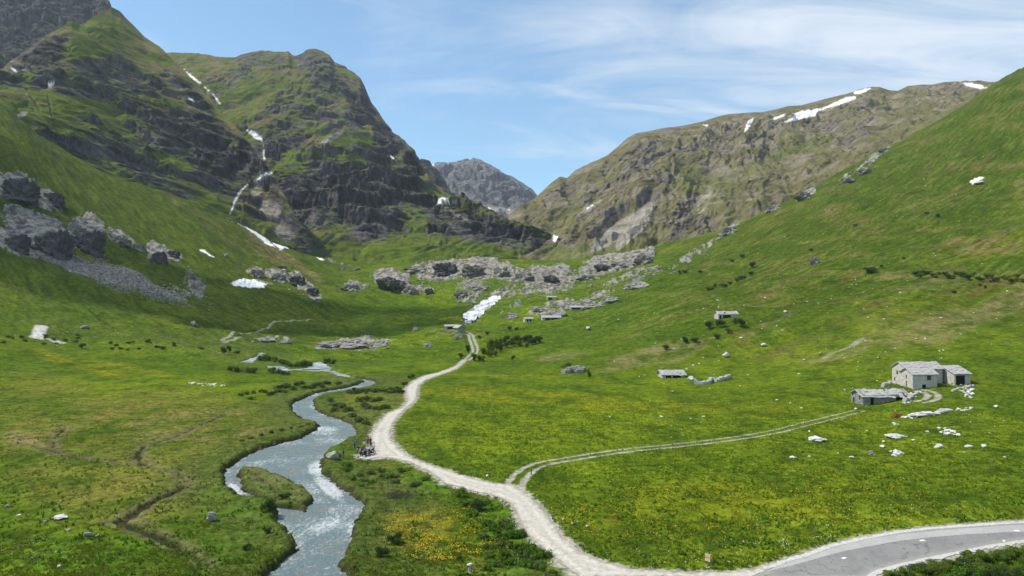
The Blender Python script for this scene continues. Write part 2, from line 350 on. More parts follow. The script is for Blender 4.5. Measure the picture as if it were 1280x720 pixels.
# ---- outlines on the floor, given in photo pixels and laid out on the ground
river_px = [(330,720),(352,700),(372,683),(366,668),(362,660),(349,652),(345,628),(352,622),(318,621),(303,619),(286,607),(279,592),(282,583),(292,577),(302,570),(320,560),(345,552),(372,546),(392,536),(400,530),(397,527),(382,524),(370,517),(364,510),(366,501),(380,496),(395,489),(412,486),(430,483),(447,479),(455,475),(448,473),(432,471.5),
            (440,470.5),(455,472),(468,474.5),(470,478),(462,482),(445,486),(425,489),(403,492),(391,498),(394,508),(402,514),(420,520),(437,526),(446,535),(445,542),(430,550),(410,560),(401,572),(402,588),(410,594),(425,606),(445,618),(455,628),(457,634),(444,643),(442,655),(441,668),(432,680),(425,700),(436,712),(434,726),(330,726)]
island_px = [(297,588),(302,583),(318,582),(340,588),(355,596),(372,602),(388,613),(391,625),(382,634),(360,631),(345,629),(320,618),(302,606)]
asph_px = [(935,722),(960,712),(985,702),(1010,695),(1040,684),(1080,674.5),(1120,667),(1160,662),(1200,659),(1240,656.5),(1300,654),(1360,653),(1360,672),(1300,673.5),(1280,675),(1240,681),(1200,689),(1160,697),(1120,706),(1095,713),(1080,722)]
grav_px = [(583,450),(580,449),(569,458),(547,466),(532,469),(517,476),(508,484),(507,492),(510,500),(502,510),(483,517),(472,530),(464,543),(463,553),(458,563),(446,569),(452,573),(490,572.5),(512,578),(540,592),(555,604),(590,614),(615,619),(635,627),(645,640),(650,657),(660,670),(680,687),(702,705),(725,722),(990,722),(1010,700),
           (1000,700),(975,706),(950,711),(920,714),(860,716),(790,711),(752,702),(727,690),(702,670),(687,647),(670,627),(655,615),(640,606),(615,604),(577,594),(540,582),(512,571),(498,560),(489,549),(488,538),(492,528),(502,516),(512,507),(520,500),(522,488),(524,481),(534,474),(548,469),(570,461)]
WR = np.array(W2(river_px)); WI = np.array(W2(island_px)); WA = np.array(W2(asph_px)); WG = np.array(W2(grav_px))
def track(pts, wpx, gap=0):
    P = W2(pts); return P
near = lambda: None
wob = fbm(GX/3.0, GY/3.0, 3, 11); wob2 = fbm(GX/.9, GY/.9, 2, 12)
d_riv = sdist(WR, GX, GY); d_isl = sdist(WI, GX, GY)
river_d = np.maximum(d_riv, -d_isl)+wob*.75+wob2*.35
d_asp = sdist(WA, GX, GY); d_gr = sdist(WG, GX, GY, pad=20)
grav_d = np.minimum(d_gr+wob*.35+wob2*.15, 99)
# double wheel tracks
trackA_px = [(640,612),(646,600),(656,590),(676,580),(720,572),(780,563),(840,557),(900,550),(960,541),(1010,529),(1050,519),(1074,513)]
trackB_px = [(583,450),(590,444),(594,437),(590,425),(587,418),(578,415)]
trackC_px = [(1150,488),(1160,490),(1166,494),(1163,499),(1150,502)]
TA = np.array(W2(trackA_px)); TB = np.array(W2(trackB_px)); TC = np.array(W2(trackC_px))
def off(P, d):
    T = np.gradient(P, axis=0); T /= np.linalg.norm(T, axis=1)[:, None]; N = np.stack([-T[:, 1], T[:, 0]], 1); return P+N*d
def smoothline(P, n=8):
    P = np.asarray(P); t = np.arange(len(P)); T = np.linspace(0, len(P)-1, (len(P)-1)*n+1)
    i = np.clip(np.floor(T).astype(int), 0, len(P)-2); f = (T-i)[:, None]
    p0 = P[np.clip(i-1, 0, len(P)-1)]; p1 = P[i]; p2 = P[i+1]; p3 = P[np.clip(i+2, 0, len(P)-1)]
    return .5*((2*p1)+(-p0+p2)*f+(2*p0-5*p1+4*p2-p3)*f**2+(-p0+3*p1-3*p2+p3)*f**3)
d_trk = np.full(GX.shape, 1e4)
for P, g, w, w1 in ((TA, 1.15, .95, .10), (TB, 1.15, .95, .8), (TC, 1.2, 1.2, .9)):
    P = smoothline(P, 5)
    for s in (-1, 1): d_trk = np.minimum(d_trk, sdist(off(P, s*g), GX, GY, False, 15, np.interp(np.arange(len(P)), [0, len(P)*.25, len(P)*.6, len(P)*.85, len(P)], [w, w*.62, w*.42 if w1 < .5 else w, max(w1, .12), w1])))
far_trk = sst(150, 260, GD)
d_trk = d_trk+wob*.25-far_trk*.12
# asphalt lanes: pale repaired strip near the far edge of the road
ta = np.array(W2([(935,714),(985,703),(1040,688),(1080,680),(1120,673),(1160,668.5),(1200,665),(1240,662.5),(1300,660),(1360,658)]))
lane_d = sdist(smoothline(ta, 4), GX, GY, False, 15, [2.0]*((len(ta)-1)*4+1))

# ---- relief
hill = sst(.04, .3, np.hypot(np.gradient(ZB, axis=0)/np.gradient(GD, axis=0), .0))   # steepness along the sight line
hl = np.clip(sst(230, 420, GD)+hill, 0, 1)
free = sst(0.2, 3.5, np.minimum(np.minimum(grav_d, d_asp-.6), np.minimum(river_d, d_trk+.3)))
Z = ZB+free*(fbm(GX/70, GY/70, 3, 1)*(.5+3.2*hl)+fbm(GX/17, GY/17, 3, 2)*(.22+.75*hl)*sst(0, 10, np.minimum(river_d, grav_d))+fbm(GX/4.5, GY/4.5, 2, 3)*(.13+.10*hl))
Z += hl*(fbm((GX*.55-GY*.83)/7, (GX*.83+GY*.55)/30, 3, 24)*.9*sst(.0, .15, AA)+fbm((GX*.72+GY*.69)/8, (GX*.69-GY*.72)/34, 3, 25)*.9*sst(.0, -.15, AA)+fbm(GX/3, GY/4, 2, 26)*.25)
Z += free*fbm(GX/1.3, GY/1.3, 2, 4)*.10*(1-sst(150, 300, GD))
# spurs and shallow gullies down the right-hand slope, running down to the left
rs = sst(.12, .35, AA)*sst(230, 380, GD)
Z += rs*ridged((GX*.55-GY*.83)/95, (GX*.83+GY*.55)/330, 3, 20)*3.2
ls = sst(-.22, -.4, AA)*sst(300, 420, GD)
Z += ls*ridged((GX*.75+GY*.66)/80, (GX*.66-GY*.75)/330, 3, 23)*3.0

rock_g = [  # rock on the near slopes (photo px)
 (18,235,34,18,12),(60,250,22,12,25),(45,283,48,20,20),(30,305,42,18,10),(108,290,26,22,20),(90,300,14,10,0),(195,318,16,14,20),(215,320,14,7,10),(150,300,22,10,30),
 (320,340,12,6,0),(350,346,22,8,15),(378,355,22,8,35),(395,372,10,6,20),(445,357,18,7,5,.8),(490,350,26,14,8),(512,360,18,7,10),(536,364,8,4,0),
 (560,338,46,15,0,.85),(598,336,36,16,5),(640,342,40,14,10,.8),(672,345,34,13,0),(700,340,14,10,0),(585,368,18,10,-10,.6),(650,362,45,10,-12,.7),(700,355,30,9,-15,.75),
 (765,328,40,12,-12),(800,320,20,9,-10),(735,340,26,9,-18,.8),(700,378,22,4,-12,.85),(680,388,22,4,-8,.8),(740,372,34,5,-16,.8),(795,345,45,6,-18,.7),(640,385,26,4,-20,.5),(870,318,40,5,-32,.6),
 (912,282,16,6,-25),(965,256,14,7,-22),(1008,242,14,6,-20),(935,262,20,5,-28,.5),(1085,205,24,5,-38,.7),(1060,222,18,4,-35,.5),(1105,185,12,6,-40,.7),(1075,180,26,3,-5,.5),
 (440,428,48,6,-5,.8),(410,434,26,3,0,.7),(475,426,18,4,0,.7),(330,424,22,3,-3,.7),(355,427,12,3,0,.7),(455,438,22,3,0,.5),
 (225,365,22,6,25,.6),(240,350,14,20,-20,.5),(265,395,18,4,0,.2)]
scree_g = [(128,345,40,13,28),(95,330,34,12,25),(165,352,40,12,30),(70,322,30,10,20,.8),(215,372,22,7,20,.8),(245,355,12,20,-20,.6),(320,354,22,4,5,.8),(420,328,22,2,12,.45),
           (740,300,0.1,0.1,0),(660,355,50,7,-12,.5),(590,360,20,12,0,.6),(800,352,40,4,-20,.5)]
pn = fbm(U/16, V/9, 4, 31); pn2 = fbm(U/5, V/4, 3, 35)
rkf = blobs(rock_g, U, V); rk = sst(.42, .60, rkf+pn*.42+pn2*.40*(rkf > .05)-.14)
scf = blobs(scree_g, U, V); scr = sst(.4, .65, scf+pn*.35+pn2*.25*(scf > .05))
cliffL = sst(-.35, -.5, AA)*sst(350, 450, GD)
pp = GD/600.0
Z += rk*(fbm(GX/15, GY/26, 3, 41)*2.2*pp+.8*pp+fbm(GX/4, GY/9, 3, 44)*.9*pp)*(1-.7*sst(415, 425, V))*(1-.5*sst(.2, .4, AA))
Z += scr*(1-rk)*fbm(GX/2.2, GY/3.0, 2, 47)*1.1

# boggy rills in the left meadow
rill_px = [(84,534),(70,545),(66,560),(80,566),(115,572),(150,578),(185,580),(205,585),(225,592),(236,600),(222,610),(200,618),(182,628),(165,640),(150,646),(165,652),(185,660),(205,670),(225,680),(245,692),(255,705)]
rill2_px = [(280,520),(250,532),(215,548),(180,556),(172,566),(178,578),(190,580)]
rl = np.minimum(sdist(W2(rill_px), GX, GY, False, 12, np.interp(np.arange(len(rill_px)), [0, 8, 10, 15, 20], [.5, .35, 1.4, 2.2, 1.2])), sdist(W2(rill2_px), GX, GY, False, 12, [.9, .7, .6, .9, 1.3, 1.2, .6]))+wob*.7
rl = rl+.35; rill = sst(.4, -.2, rl); Z -= rill*.40+sst(2.0, 0, rl)*.2
# river bed and banks; flat beds under the roads
bank = sst(.6, -.7, river_d); Z -= bank*1.5*(1-.2*sst(0, 400, GD))
Z += sst(.2, 1.2, river_d)*(1-sst(1.2, 4, river_d))*.35
roadw = sst(2.4, .5, np.minimum(grav_d, d_asp-.9)); Z = lerp(Z, ZB-.03, roadw)
Z -= sst(.5, -.1, d_trk)*.10
# waterfall and its run-out
fall_px = [(627,369),(622,376),(612,384),(604,391),(596,398),(588,403),(582,404),(580,396),(584,389),(595,382),(606,375),(616,370)]
WF = np.array(W2(fall_px)); d_fall = sdist(WF, GX, GY)+fbm(GX/4, GY/6, 3, 51)*3.0
fmask = sst(2, -2, d_fall); Z = lerp(Z, ZB-1.2+fbm(GX/4, GY/5, 3, 52)*1.0, sst(6, -1, d_fall))
# small channels upstream
pools_px = [[(411,464),(416,462),(428,466),(442,470.5),(436,472),(424,469)],[(385,453),(400,452),(414,459),(412,465),(395,464),(375,462.5),(362,461),(378,460),(388,459)],[(335,457),(350,457),(363,462),(355,465),(338,460)],[(302,452),(318,446),(326,440),(330,441),(322,448),(312,453)]]
pool_d = np.full(GX.shape, 1e4)
for p in pools_px: pool_d = np.minimum(pool_d, sdist(W2(p), GX, GY))
pool_d += wob*1.0
Z -= sst(1.5, -1, pool_d)*.9

# ---- ground cover colour
n = GX.shape
nL = fbm(GX/45, GY/60, 4, 61); nM = fbm(GX/9, GY/12, 4, 62); nS = fbm(GX/2.4, GY/3, 3, 63); nT = fbm(GX/.8, GY/1.1, 2, 64)
streakR = fbm((GX*.55-GY*.83)/9, (GX*.83+GY*.55)/60, 4, 65); streakL = fbm((GX*.72+GY*.69)/10, (GX*.69-GY*.72)/70, 4, 66)
strk = np.where(AA > 0, streakR, streakL)*sst(.08, .3, np.abs(AA))
green = cl((.076, .126, .007), n); dgreen = cl((.042, .074, .006), n); ygreen = cl((.118, .160, .007), n); olive = cl((.150, .135, .030), n)
brown = cl((.20, .165, .075), n); lushc = cl((.058, .125, .008), n); heath = cl((.065, .085, .022), n)
def mixc(c, d, t): return c+(d-c)*t[..., None]
C = mixc(green, ygreen, sst(-.2, .6, nL+nM*.5))
C = mixc(C, dgreen, sst(.0, .75, -nM+nS*.8)*.75)
meadow = blobs([(820,500,330,55,-4),(700,540,230,55,5),(900,600,320,60,0,.7)], U, V); C = mixc(C, ygreen*1.08, meadow*.62*sst(-.6, .4, nM))
C = mixc(C, dgreen*1.15, sst(-.1, .5, strk+nM*.25)*.55*hl)
C = mixc(C, olive*.9, sst(.0, .6, strk*.8+nL*.6)*.55*hl*sst(.0, .2, AA))
# darker mid slope at right; left darkened in colour for cloud shade
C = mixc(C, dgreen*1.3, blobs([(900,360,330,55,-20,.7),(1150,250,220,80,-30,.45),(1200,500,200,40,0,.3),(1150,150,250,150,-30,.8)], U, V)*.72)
C = mixc(C, olive*.8, sst(.1, .55, streakR+nL*.5)*sst(.05, .22, AA)*hl*.6)
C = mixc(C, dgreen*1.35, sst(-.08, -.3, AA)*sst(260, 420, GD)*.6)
C = mixc(C, olive*1.05, blobs([(150,540,170,45,-6),(300,530,110,26,-10),(180,610,150,40,-5,.9),(60,520,80,50,20,.6),(330,655,60,50,-50,.6),(130,585,160,30,0,.7),(470,580,60,40,0,.5),(465,505,50,26,-10,.5),(500,640,80,60,0,.55),(600,705,100,16,0,.6)], U, V)*np.clip(.62+nM*.9+nL*.4, 0, 1)*.9)
C = mixc(C, brown, blobs([(1160,410,60,14,-22,.8),(1210,400,70,14,-25,.7),(1085,425,50,8,-25,.7),(1040,445,40,7,-10,.6),(800,448,55,9,-15,.8),(700,445,30,5,-8,.7),(860,440,40,6,-25,.6),(960,410,40,4,-25,.7),(1260,380,50,12,-30,.7),(1190,355,80,8,-10,.4),(30,550,50,8,20,.8),(250,520,90,6,-8,.45),(290,540,60,8,-8,.4),(210,545,60,8,0,.35),(575,418,40,3,3,.5),(330,600,22,10,30,.6),(355,322,60,6,33,.9),(330,318,30,5,35,.6),(280,300,40,4,30,.35),(240,265,60,3,30,.35),(1150,345,60,5,-5,.5),(1240,300,60,5,-20,.3)], U, V)*np.clip(.7+nM*1.3+nS*.5, 0, 1)*.85)
# heath and willow scrub along the stream
hb = np.clip(sst(13, 3, river_d)*sst(-.45, .2, nM+.35)+blobs([(400,480,70,10,-5),(330,450,70,8,5),(250,430,110,10,7,.8),(100,410,100,8,8,.5),(480,500,40,16,-30),(430,455,70,5,0,.7),(500,485,22,16,0,.8),(560,610,90,14,10,.6),(655,690,50,40,45,.7),(510,660,70,55,0,.5)], U, V)*np.clip(.6+nM, 0, 1), 0, 1)
C = mixc(C, heath*1.15, hb*.75)
C = mixc(C, lushc*1.1, blobs([(80,690,170,28,5,.9),(240,690,120,22,0,.7),(300,640,60,40,0,.6),(600,620,90,14,18,.8),(640,670,50,45,50,.8),(40,640,80,14,0,.6),(430,570,20,20,0,.8),(1190,710,100,14,-8,.9),(560,610,70,10,15,.8)], U, V)*np.clip(.5+nM*1.2+nS*.5, 0, 1))
C *= (1+.36*nS+.26*nT*(1-sst(140, 260, GD))+.12*nL)[..., None]
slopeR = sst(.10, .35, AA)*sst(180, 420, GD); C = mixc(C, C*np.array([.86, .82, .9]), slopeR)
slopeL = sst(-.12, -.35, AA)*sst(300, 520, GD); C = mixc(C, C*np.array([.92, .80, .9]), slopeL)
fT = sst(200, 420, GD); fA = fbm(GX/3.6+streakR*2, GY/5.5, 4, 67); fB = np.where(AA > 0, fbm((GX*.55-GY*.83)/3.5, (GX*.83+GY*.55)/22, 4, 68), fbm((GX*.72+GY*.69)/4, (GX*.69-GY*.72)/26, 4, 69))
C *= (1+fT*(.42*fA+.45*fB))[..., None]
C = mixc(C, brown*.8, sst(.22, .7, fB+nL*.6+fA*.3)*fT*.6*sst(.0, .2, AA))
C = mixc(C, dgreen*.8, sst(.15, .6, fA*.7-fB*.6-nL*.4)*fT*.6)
C = mixc(C, dgreen*.8, sst(.05, .45, nS*.8-nM*.3+.15*nT)*(1-fT)*.62)  # dark tussocks and fine shadows, painted as flecks in the near meadow
C = mixc(C, dgreen*.75, blobs([(60,700,140,30,5),(30,640,90,16,0,.8),(250,700,110,20,0,.7),(40,600,60,14,10,.6),(1180,560,110,30,0,.7),(950,610,120,14,-8,.6)], U, V)*sst(-.05, .4, fbm(GX/1.7, GY/2.3, 4, 78))*.7)
# flowering belts
yb = blobs([(700,500,200,10,4,.55),(900,510,180,8,3,.4),(100,455,70,7,14,.9),(170,462,50,5,10,.7),(60,440,30,4,12,.5),(540,660,60,26,-8,.8),(860,640,180,34,-4,.4),(620,470,80,3,2,.5),(560,400,50,3,3,.4),(230,412,60,3,15,.4),(480,520,14,20,20,.0),(520,650,50,14,0,.5)], U, V)
C = mixc(C, cl((.26, .22, .012), n), yb*np.clip(.35+nM*.9+nS*.8, 0, 1)*.75)
# tracks of bare earth, old paths, wet rills
C = mixc(C, cl((.030, .026, .018), n), rill*.9); C = mixc(C, cl((.13, .11, .06), n), sst(2.0, .6, rl)*(1-rill)*.6)
C = mixc(C, cl((.045, .036, .022), n), sst(1.05, -.2, river_d)*sst(-3, -.2, river_d)*.9)
C = mixc(C, cl((.33, .31, .26), n), np.clip(sst(1.1, .1, grav_d+wob2*.6)+sst(1.9, .7, d_asp+wob2*.5)+.9*sst(.40, -.1, d_trk), 0, 1))
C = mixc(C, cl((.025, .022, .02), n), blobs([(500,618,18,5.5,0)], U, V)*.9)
islm = sst(1, -2, d_isl); C = mixc(C, cl((.15, .140, .065), n), islm*np.clip(.35+nM*1.4, 0, 1)*.6)
# little paths across the left slope
for pts, w, k in (([(45,422),(50,412),(52,408)], 4.0, 1), ([(62,422),(75,426)], 3, .9), ([(277,428),(285,424),(300,418),(325,413),(345,406),(372,403),(390,398)], 1.0, .45), ([(300,425),(280,430)], 1.6, .4), ([(1030,447),(1042,438),(1060,431),(1078,421)], 1.6, .25)):
    C = mixc(C, cl((.46, .44, .40), n), sst(1.2, -.2, sdist(W2(pts), GX, GY, False, 12, [w]*len(pts)))*k)
# rock and scree colours
rtex = fbm(GX/6, GY/9, 4, 71); rtex2 = ridged(U/7, V/4, 3, 72)
rc = mixc(cl((.09, .086, .072), n), cl((.30, .285, .245), n), sst(-.4, .55, rtex+rtex2*.35))
rc = mixc(rc, cl((.085, .085, .09), n), blobs([(40,275,110,60,15),(110,290,30,30,0),(495,350,22,14,0,.8),(585,338,20,10,0,.5),(200,320,18,16,0,.5)], U, V)*sst(.5, -.3, rtex2+rtex)*.9)
C = mixc(C, rc, rk)
sc_c = mixc(cl((.13, .123, .118), n), cl((.29, .275, .26), n), sst(-.4, .5, fbm(GX/1.6, GY/2.4, 3, 74)))
C = mixc(C, sc_c, scr*(1-rk)*.92)
# old snow lying in the gullies of the near slopes
snow_px = [[(277,268),(290,272),(303,278),(318,286),(330,296),(341,305),(345,312),(336,309),(325,300),(312,291),(300,284),(287,277)],[(334,298),(348,303),(360,311),(352,311),(342,305)],[(268,262),(282,268),(290,274),(280,272)],[(346,309),(353,313),(350,315)],[(396,323),(406,327),(400,328)],
           [(249,313),(256,314),(267,321),(262,322)],[(288,354),(305,350),(322,351),(332,356),(330,361),(310,360),(295,359)],[(214,234),(221,237),(218,239)],[(1211,229),(1224,224),(1230,226),(1216,232)]]
sn_d = np.full(GX.shape, 1e4)
for p in snow_px: sn_d = np.minimum(sn_d, sdist(p, U, V))
sn = sst(.6, -.6, sn_d+pn2*1.5)
C = mixc(C, mixc(cl((.48, .45, .40), n), cl((.82, .83, .84), n), sst(.5, -1.3, sn_d+pn2*2.0)), sn)
C = mixc(C, cl((.35, .345, .33), n), fmask*.8)
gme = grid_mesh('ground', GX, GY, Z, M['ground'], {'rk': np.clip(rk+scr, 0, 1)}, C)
go = link('ground', gme); tag(go, kind='structure')
# lookup of the finished ground
ZG = Z
def z_at(X, Y):
    X = np.asarray(X, float); Y = np.asarray(Y, float)
    j = np.clip(np.interp(Y, rows, np.arange(NR)), 0, NR-1.001); i = np.clip(np.interp(X/Y, cols, np.arange(NC)), 0, NC-1.001)
    j0 = j.astype(int); i0 = i.astype(int); fj = j-j0; fi = i-i0
    return (ZG[j0, i0]*(1-fi)+ZG[j0, i0+1]*fi)*(1-fj)+(ZG[j0+1, i0]*(1-fi)+ZG[j0+1, i0+1]*fi)*fj
def mask_at(Mk, X, Y):
    j = np.clip(np.interp(Y, rows, np.arange(NR)), 0, NR-1).astype(int); i = np.clip(np.interp(X/Y, cols, np.arange(NC)), 0, NC-1).astype(int); return Mk[j, i]
def hit(u, v):
    x, y = first_hit(z_at, u, v); return Vector((x, y, float(z_at(x, y))))

# ---- sheets lying on the ground
gN = fbm(GX/6, GY/9, 4, 91); gS = fbm(GX/.7, GY/1.1, 3, 92); dd = -d_gr
gc = cl((.46, .43, .38), n)*(1+.10*gN+.20*gS)[..., None]
gc = mixc(gc, cl((.34, .315, .26), n), np.exp(-((dd-1.9)/.35)**2)*.55*sst(-.3, .3, gN+gS*.4))
gc = mixc(gc, cl((.60, .57, .51), n), np.exp(-((dd-1.15)/.3)**2)*.25)
gc = mixc(gc, cl((.26, .235, .17), n), sst(.75, .0, dd+gS*.5)*.7)
gc = mixc(gc, cl((.30, .28, .24), n), sst(.25, .6, fbm(GX/2.2, GY/2.8, 3, 93))*.45)
M['gravelc'] = terrain_mat('gravel_surface', 9, 2.5, .05, .6, .75, 1.25)
link('gravel_road', grid_mesh('gravel_road', GX, GY, ZB+.02, M['gravelc'], {'rk': np.ones(GX.shape)*.5}, gc, keep=(grav_d < .0) & (d_asp > -.05)))['kind'] = 'structure'
aN = fbm(GX/3, GY/5, 4, 95); crk_ = np.abs(fbm(GX/3.2, GY/4.2, 4, 96)); ac = cl((.215, .212, .208), n)*(1+.16*aN+.10*gS)[..., None]
ac = mixc(ac, cl((.09, .09, .088), n), sst(.045, .01, crk_)*sst(-.1, .3, aN)*.7); ac = mixc(ac, cl((.33, .32, .29), n), sst(1.1, .1, -d_asp+gS*.5)*.6)
ap = cl((.36, .355, .345), n)*(1+.10*aN+.08*gS)[..., None]
M['asphc'] = terrain_mat('asphalt_surface', 14, 4, .02, .4, .85, 1.15)
link('asphalt_road', grid_mesh('asphalt_road', GX, GY, ZB+.035, M['asphc'], {'rk': np.ones(GX.shape)*.5}, ac, keep=(d_asp < .0)))['kind'] = 'structure'
link('road_repair_strip', grid_mesh('road_repair_strip', GX, GY, ZB+.042, M['asphc'], {'rk': np.ones(GX.shape)*.5}, ap, keep=(d_asp < -.15) & (lane_d < 0)))['kind'] = 'structure'
link('road_shoulder', grid_mesh('road_shoulder', GX, GY, ZB+.028, M['shoulder'], keep=(d_asp < .75+wob2*.35) & (d_asp > -.12) & (grav_d > -.3)))['kind'] = 'structure'
tz = Z+.035
foam = np.clip(blobs([(396,582,12,9,30,.75),(412,606,26,7,40,.6),(390,660,60,8,-30,.35),(430,632,24,8,0,.45),(400,535,24,5,0,.5),(300,610,16,4,40,.7)], U, V)+.25*sst(-1.5, 0, d_riv)+.12, 0, 1)
wz = ZB-.62+fbm(GX/1.6, GY/1.6, 3, 83)*.10
link('river', grid_mesh('river', GX, GY, wz, M['water'], {'foam': foam}, keep=(river_d < .6)))['kind'] = 'structure'
link('upper_stream', grid_mesh('upper_stream', GX, GY, ZB-.30+fbm(GX/2, GY/2, 2, 84)*.08, M['water'], {'foam': np.full(GX.shape, .55)}, keep=(pool_d < 1.0)))['kind'] = 'structure'
link('waterfall', grid_mesh('waterfall', GX, GY, ZB-.1+fbm(GX/5, GY/3, 4, 85)*2.2, M['fall'], {'foam': .55+.9*fbm(GX/5, GY/9, 4, 87)}, keep=(d_fall < .6)))['kind'] = 'structure'

# ================================================================== MOUNTAINS
def mountain(name, base, crest, mat, seed, rock_b, grass_b, P=55., tstr=.8, amp=22., gul=(1, 0, 110, 420), colors=None, res=1.15, nt_=520, snow=(), tilt=.25, rock_bias=0., scree_b=(), keepw=.15, veg=1.0, back=900, rgh=1.0, crk=5, ribs=0):
    b = np.array(base, float); c = np.array(crest, float)
    u0, u1 = max(b[0, 0], c[0, 0]), min(b[-1, 0], c[-1, 0]); us = np.arange(u0, u1, res)
    a = (us-640)/F
    vb = np.interp(us, b[:, 0], b[:, 1]); Db = np.interp(us, b[:, 0], b[:, 2]); vc = np.interp(us, c[:, 0], c[:, 1]); Dc = np.interp(us, c[:, 0], c[:, 2])
    k = np.ones(25)/25; Dc = np.convolve(np.pad(Dc, 12, 'edge'), k, 'valid'); Db = np.convolve(np.pad(Db, 12, 'edge'), k, 'valid')
    k = np.hanning(73); k /= k.sum(); vs_ = np.convolve(np.pad(vc, 36, 'edge'), k, 'valid'); Dc = np.convolve(np.pad(Dc, 36, 'edge'), k, 'valid')
    zb_ = H+(360-vb)/F*Db; zc_ = H+(360-vs_)/F*Dc; zx_ = (vs_-vc)/F*Dc
    t = np.concatenate([np.linspace(0, 1, nt_), 1+np.linspace(.01, 1, 60)]); T, A2 = np.meshgrid(t, a, indexing='ij')
    tf = np.minimum(T, 1); D = Db+(Dc-Db)*tf+np.maximum(T-1, 0)*back
    # straight sight-line profile in height, slightly concave
    pr = tf*.82+.18*tf**2.0
    Z = zb_+(zc_-zb_)*pr+zx_*tf**crk-np.maximum(T-1, 0)*back*.55
    X = A2*D; Y = D.copy()
    w = keepw+(1-keepw)*(1-sst(.80, 1.0, tf)); w = w*sst(0, .08, tf)
    w = np.where(T > 1, keepw, w)
    if len(scree_b): w = w*(1-.85*blobs(scree_b, 640+A2*F, 360-(Z-H)/D*F))
    Uu = 640+A2*F; Vv = 360-(Z-H)/D*F
    rb = blobs(rock_b, Uu, Vv); gb = blobs(grass_b, Uu, Vv)
    g0, g1, gs, gl = gul; ca_, sa_ = math.cos(R(g0)), math.sin(R(g0))
    gx = (X*ca_+Y*sa_); gy = (-X*sa_+Y*ca_)
    wx = gx+fbm(X/160, Y/160, 3, seed+9)*60
    if ribs:        # long ribs and couloirs slanting down the face
        cx_ = X-Z/1.25+fbm(X/150, Z/90, 3, seed+9)*38
        gn = ridged(cx_/ribs, (Z+.6*X)/520, 4, seed, .6)*.8+ridged(cx_/(ribs*.3)+3, (Z+.6*X)/170, 4, seed+2, .6)*.26
    else: gn = ridged(wx/gs, gy/gl+g1, 5, seed)
    Z += w*gn*amp+w*ridged(wx/(gs*.31), gy/(gl*.4), 3, seed+5)*amp*.22
    S1 = X*.95+Y*.3; S2 = Z*1.15+Y*.3
    Z += w*fbm(X/70, Y/70, 3, seed+20)*amp*.22
    # tilted strata: cliffs and ledges
    def terr(Z, P, ts, sd):
        q = (Z+tilt*X-.12*Y+fbm(X/190, (Y+Z)/190, 2, sd)*P*1.1+fbm((X+.5*Z)/50, (Z*1.3+Y*.3)/40, 3, sd+5)*P*.28)/P; f = q-np.floor(q)
        m = np.clip(sst(-.35, .5, fbm(X/120, Y/120, 3, sd+3))*.6+rb*.9-gb*.7, 0, 1)
        return Z+w*P*ts*m*(sst(.36, .60, f)-f)
    Z = terr(Z, P, tstr*.62, seed+30); Z = terr(Z, P*.31, tstr*.45, seed+40)
    S2 = Z*1.15+Y*.3
    rbb = .22+.78*np.clip(rb-gb*.5, 0, 1)
    wq = S1+S2*max(tilt, -.6)*1.3
    dsp = (ridged(wq/60, S2/19, 5, seed+50, .6)*.34+fbm(wq/18, S2/7, 3, seed+55)*.20)*amp*rbb*w*rgh
    D2 = D-dsp*.8; X = A2*D2; Z = Z+dsp*.45; Y = D2; D = D2
    Z = np.where(T > 1, np.maximum(Z, -5.0), Z)
    # slope
    dXr, dYr, dZr = (np.gradient(q, axis=0) for q in (X, Y, Z)); dXc, dYc, dZc = (np.gradient(q, axis=1) for q in (X, Y, Z))
    nx = dYr*dZc-dZr*dYc; ny = dZr*dXc-dXr*dZc; nz = dXr*dYc-dYr*dXc; nn = np.sqrt(nx*nx+ny*ny+nz*nz)+1e-9; nz = np.abs(nz)/nn
    Vf = 360-(Z-H)/Y*F
    S2 = Z*1.2+Y*.35; st_ = (X+tilt*Z*.4); nA = fbm(X/60, S2/55, 4, seed+60); nB = fbm(st_/26, (S2+tilt*1.1*X)/9, 4, seed+61); nC = fbm(st_/8, (S2+tilt*1.1*X)/3.6, 3, seed+62)
    rb = blobs(rock_b, Uu+pnoise(Uu, Vf, seed)*10, Vf); gb = blobs(grass_b, Uu+pnoise(Uu, Vf, seed+1)*8, Vf)
    rock = sst(.33, .63, (sst(.45, -.45, gn)*.46-.18 if ribs else 0)+(.74-nz)*1.25+rb*.56-gb*.58+nA*.24+nB*.38+rock_bias-.03)  # rocky couloirs on the ribs, darker so shadow is painted into them
    n = X.shape; cg, cd_, co_, cr1, cr2 = colors
    C = mixc(cl(cg, n), cl(cd_, n), sst(-.2, .5, nB+nC*.5)); C = mixc(C, cl(co_, n), sst(-.1, .5, nA+nB*.35+(tf-.5)*.5*veg))
    C = mixc(C, cl((.078, .122, .008), n), gb*.6)
    rcol = mixc(cl(cr1, n), cl(cr2, n), sst(-.45, .6, nB+nC*.6+gn*.2))
    C = mixc(C, rcol, rock)
    if len(scree_b):
        sb = sst(.4, .6, blobs(scree_b, Uu, Vf)+nB*.2); C = mixc(C, cl((.27, .245, .215), n)*(1+.25*nC)[..., None], sb*.8)
    sd_ = np.full(n, 1e4); 
    for p in snow: sd_ = np.minimum(sd_, sdist(p, Uu, Vf))
    s_ = sst(.45, -.5, sd_+fbm(Uu/4, Vf/3, 2, seed+7)*1.3); C = mixc(C, mixc(cl((.50, .47, .43), n), cl((.82, .83, .84), n), sst(.6, -1.2, sd_+nC*1.5)), s_)
    C *= (1+.12*nC*(1-s_))[..., None]
    me = grid_mesh(name, X, Y, Z, mat, {'rk': rock*(1-s_)}, C); o = link(name, me); o['kind'] = 'structure'; return o
def pnoise(Uq, Vq, sd): return fbm(Uq/22, Vq/14, 3, sd+90)

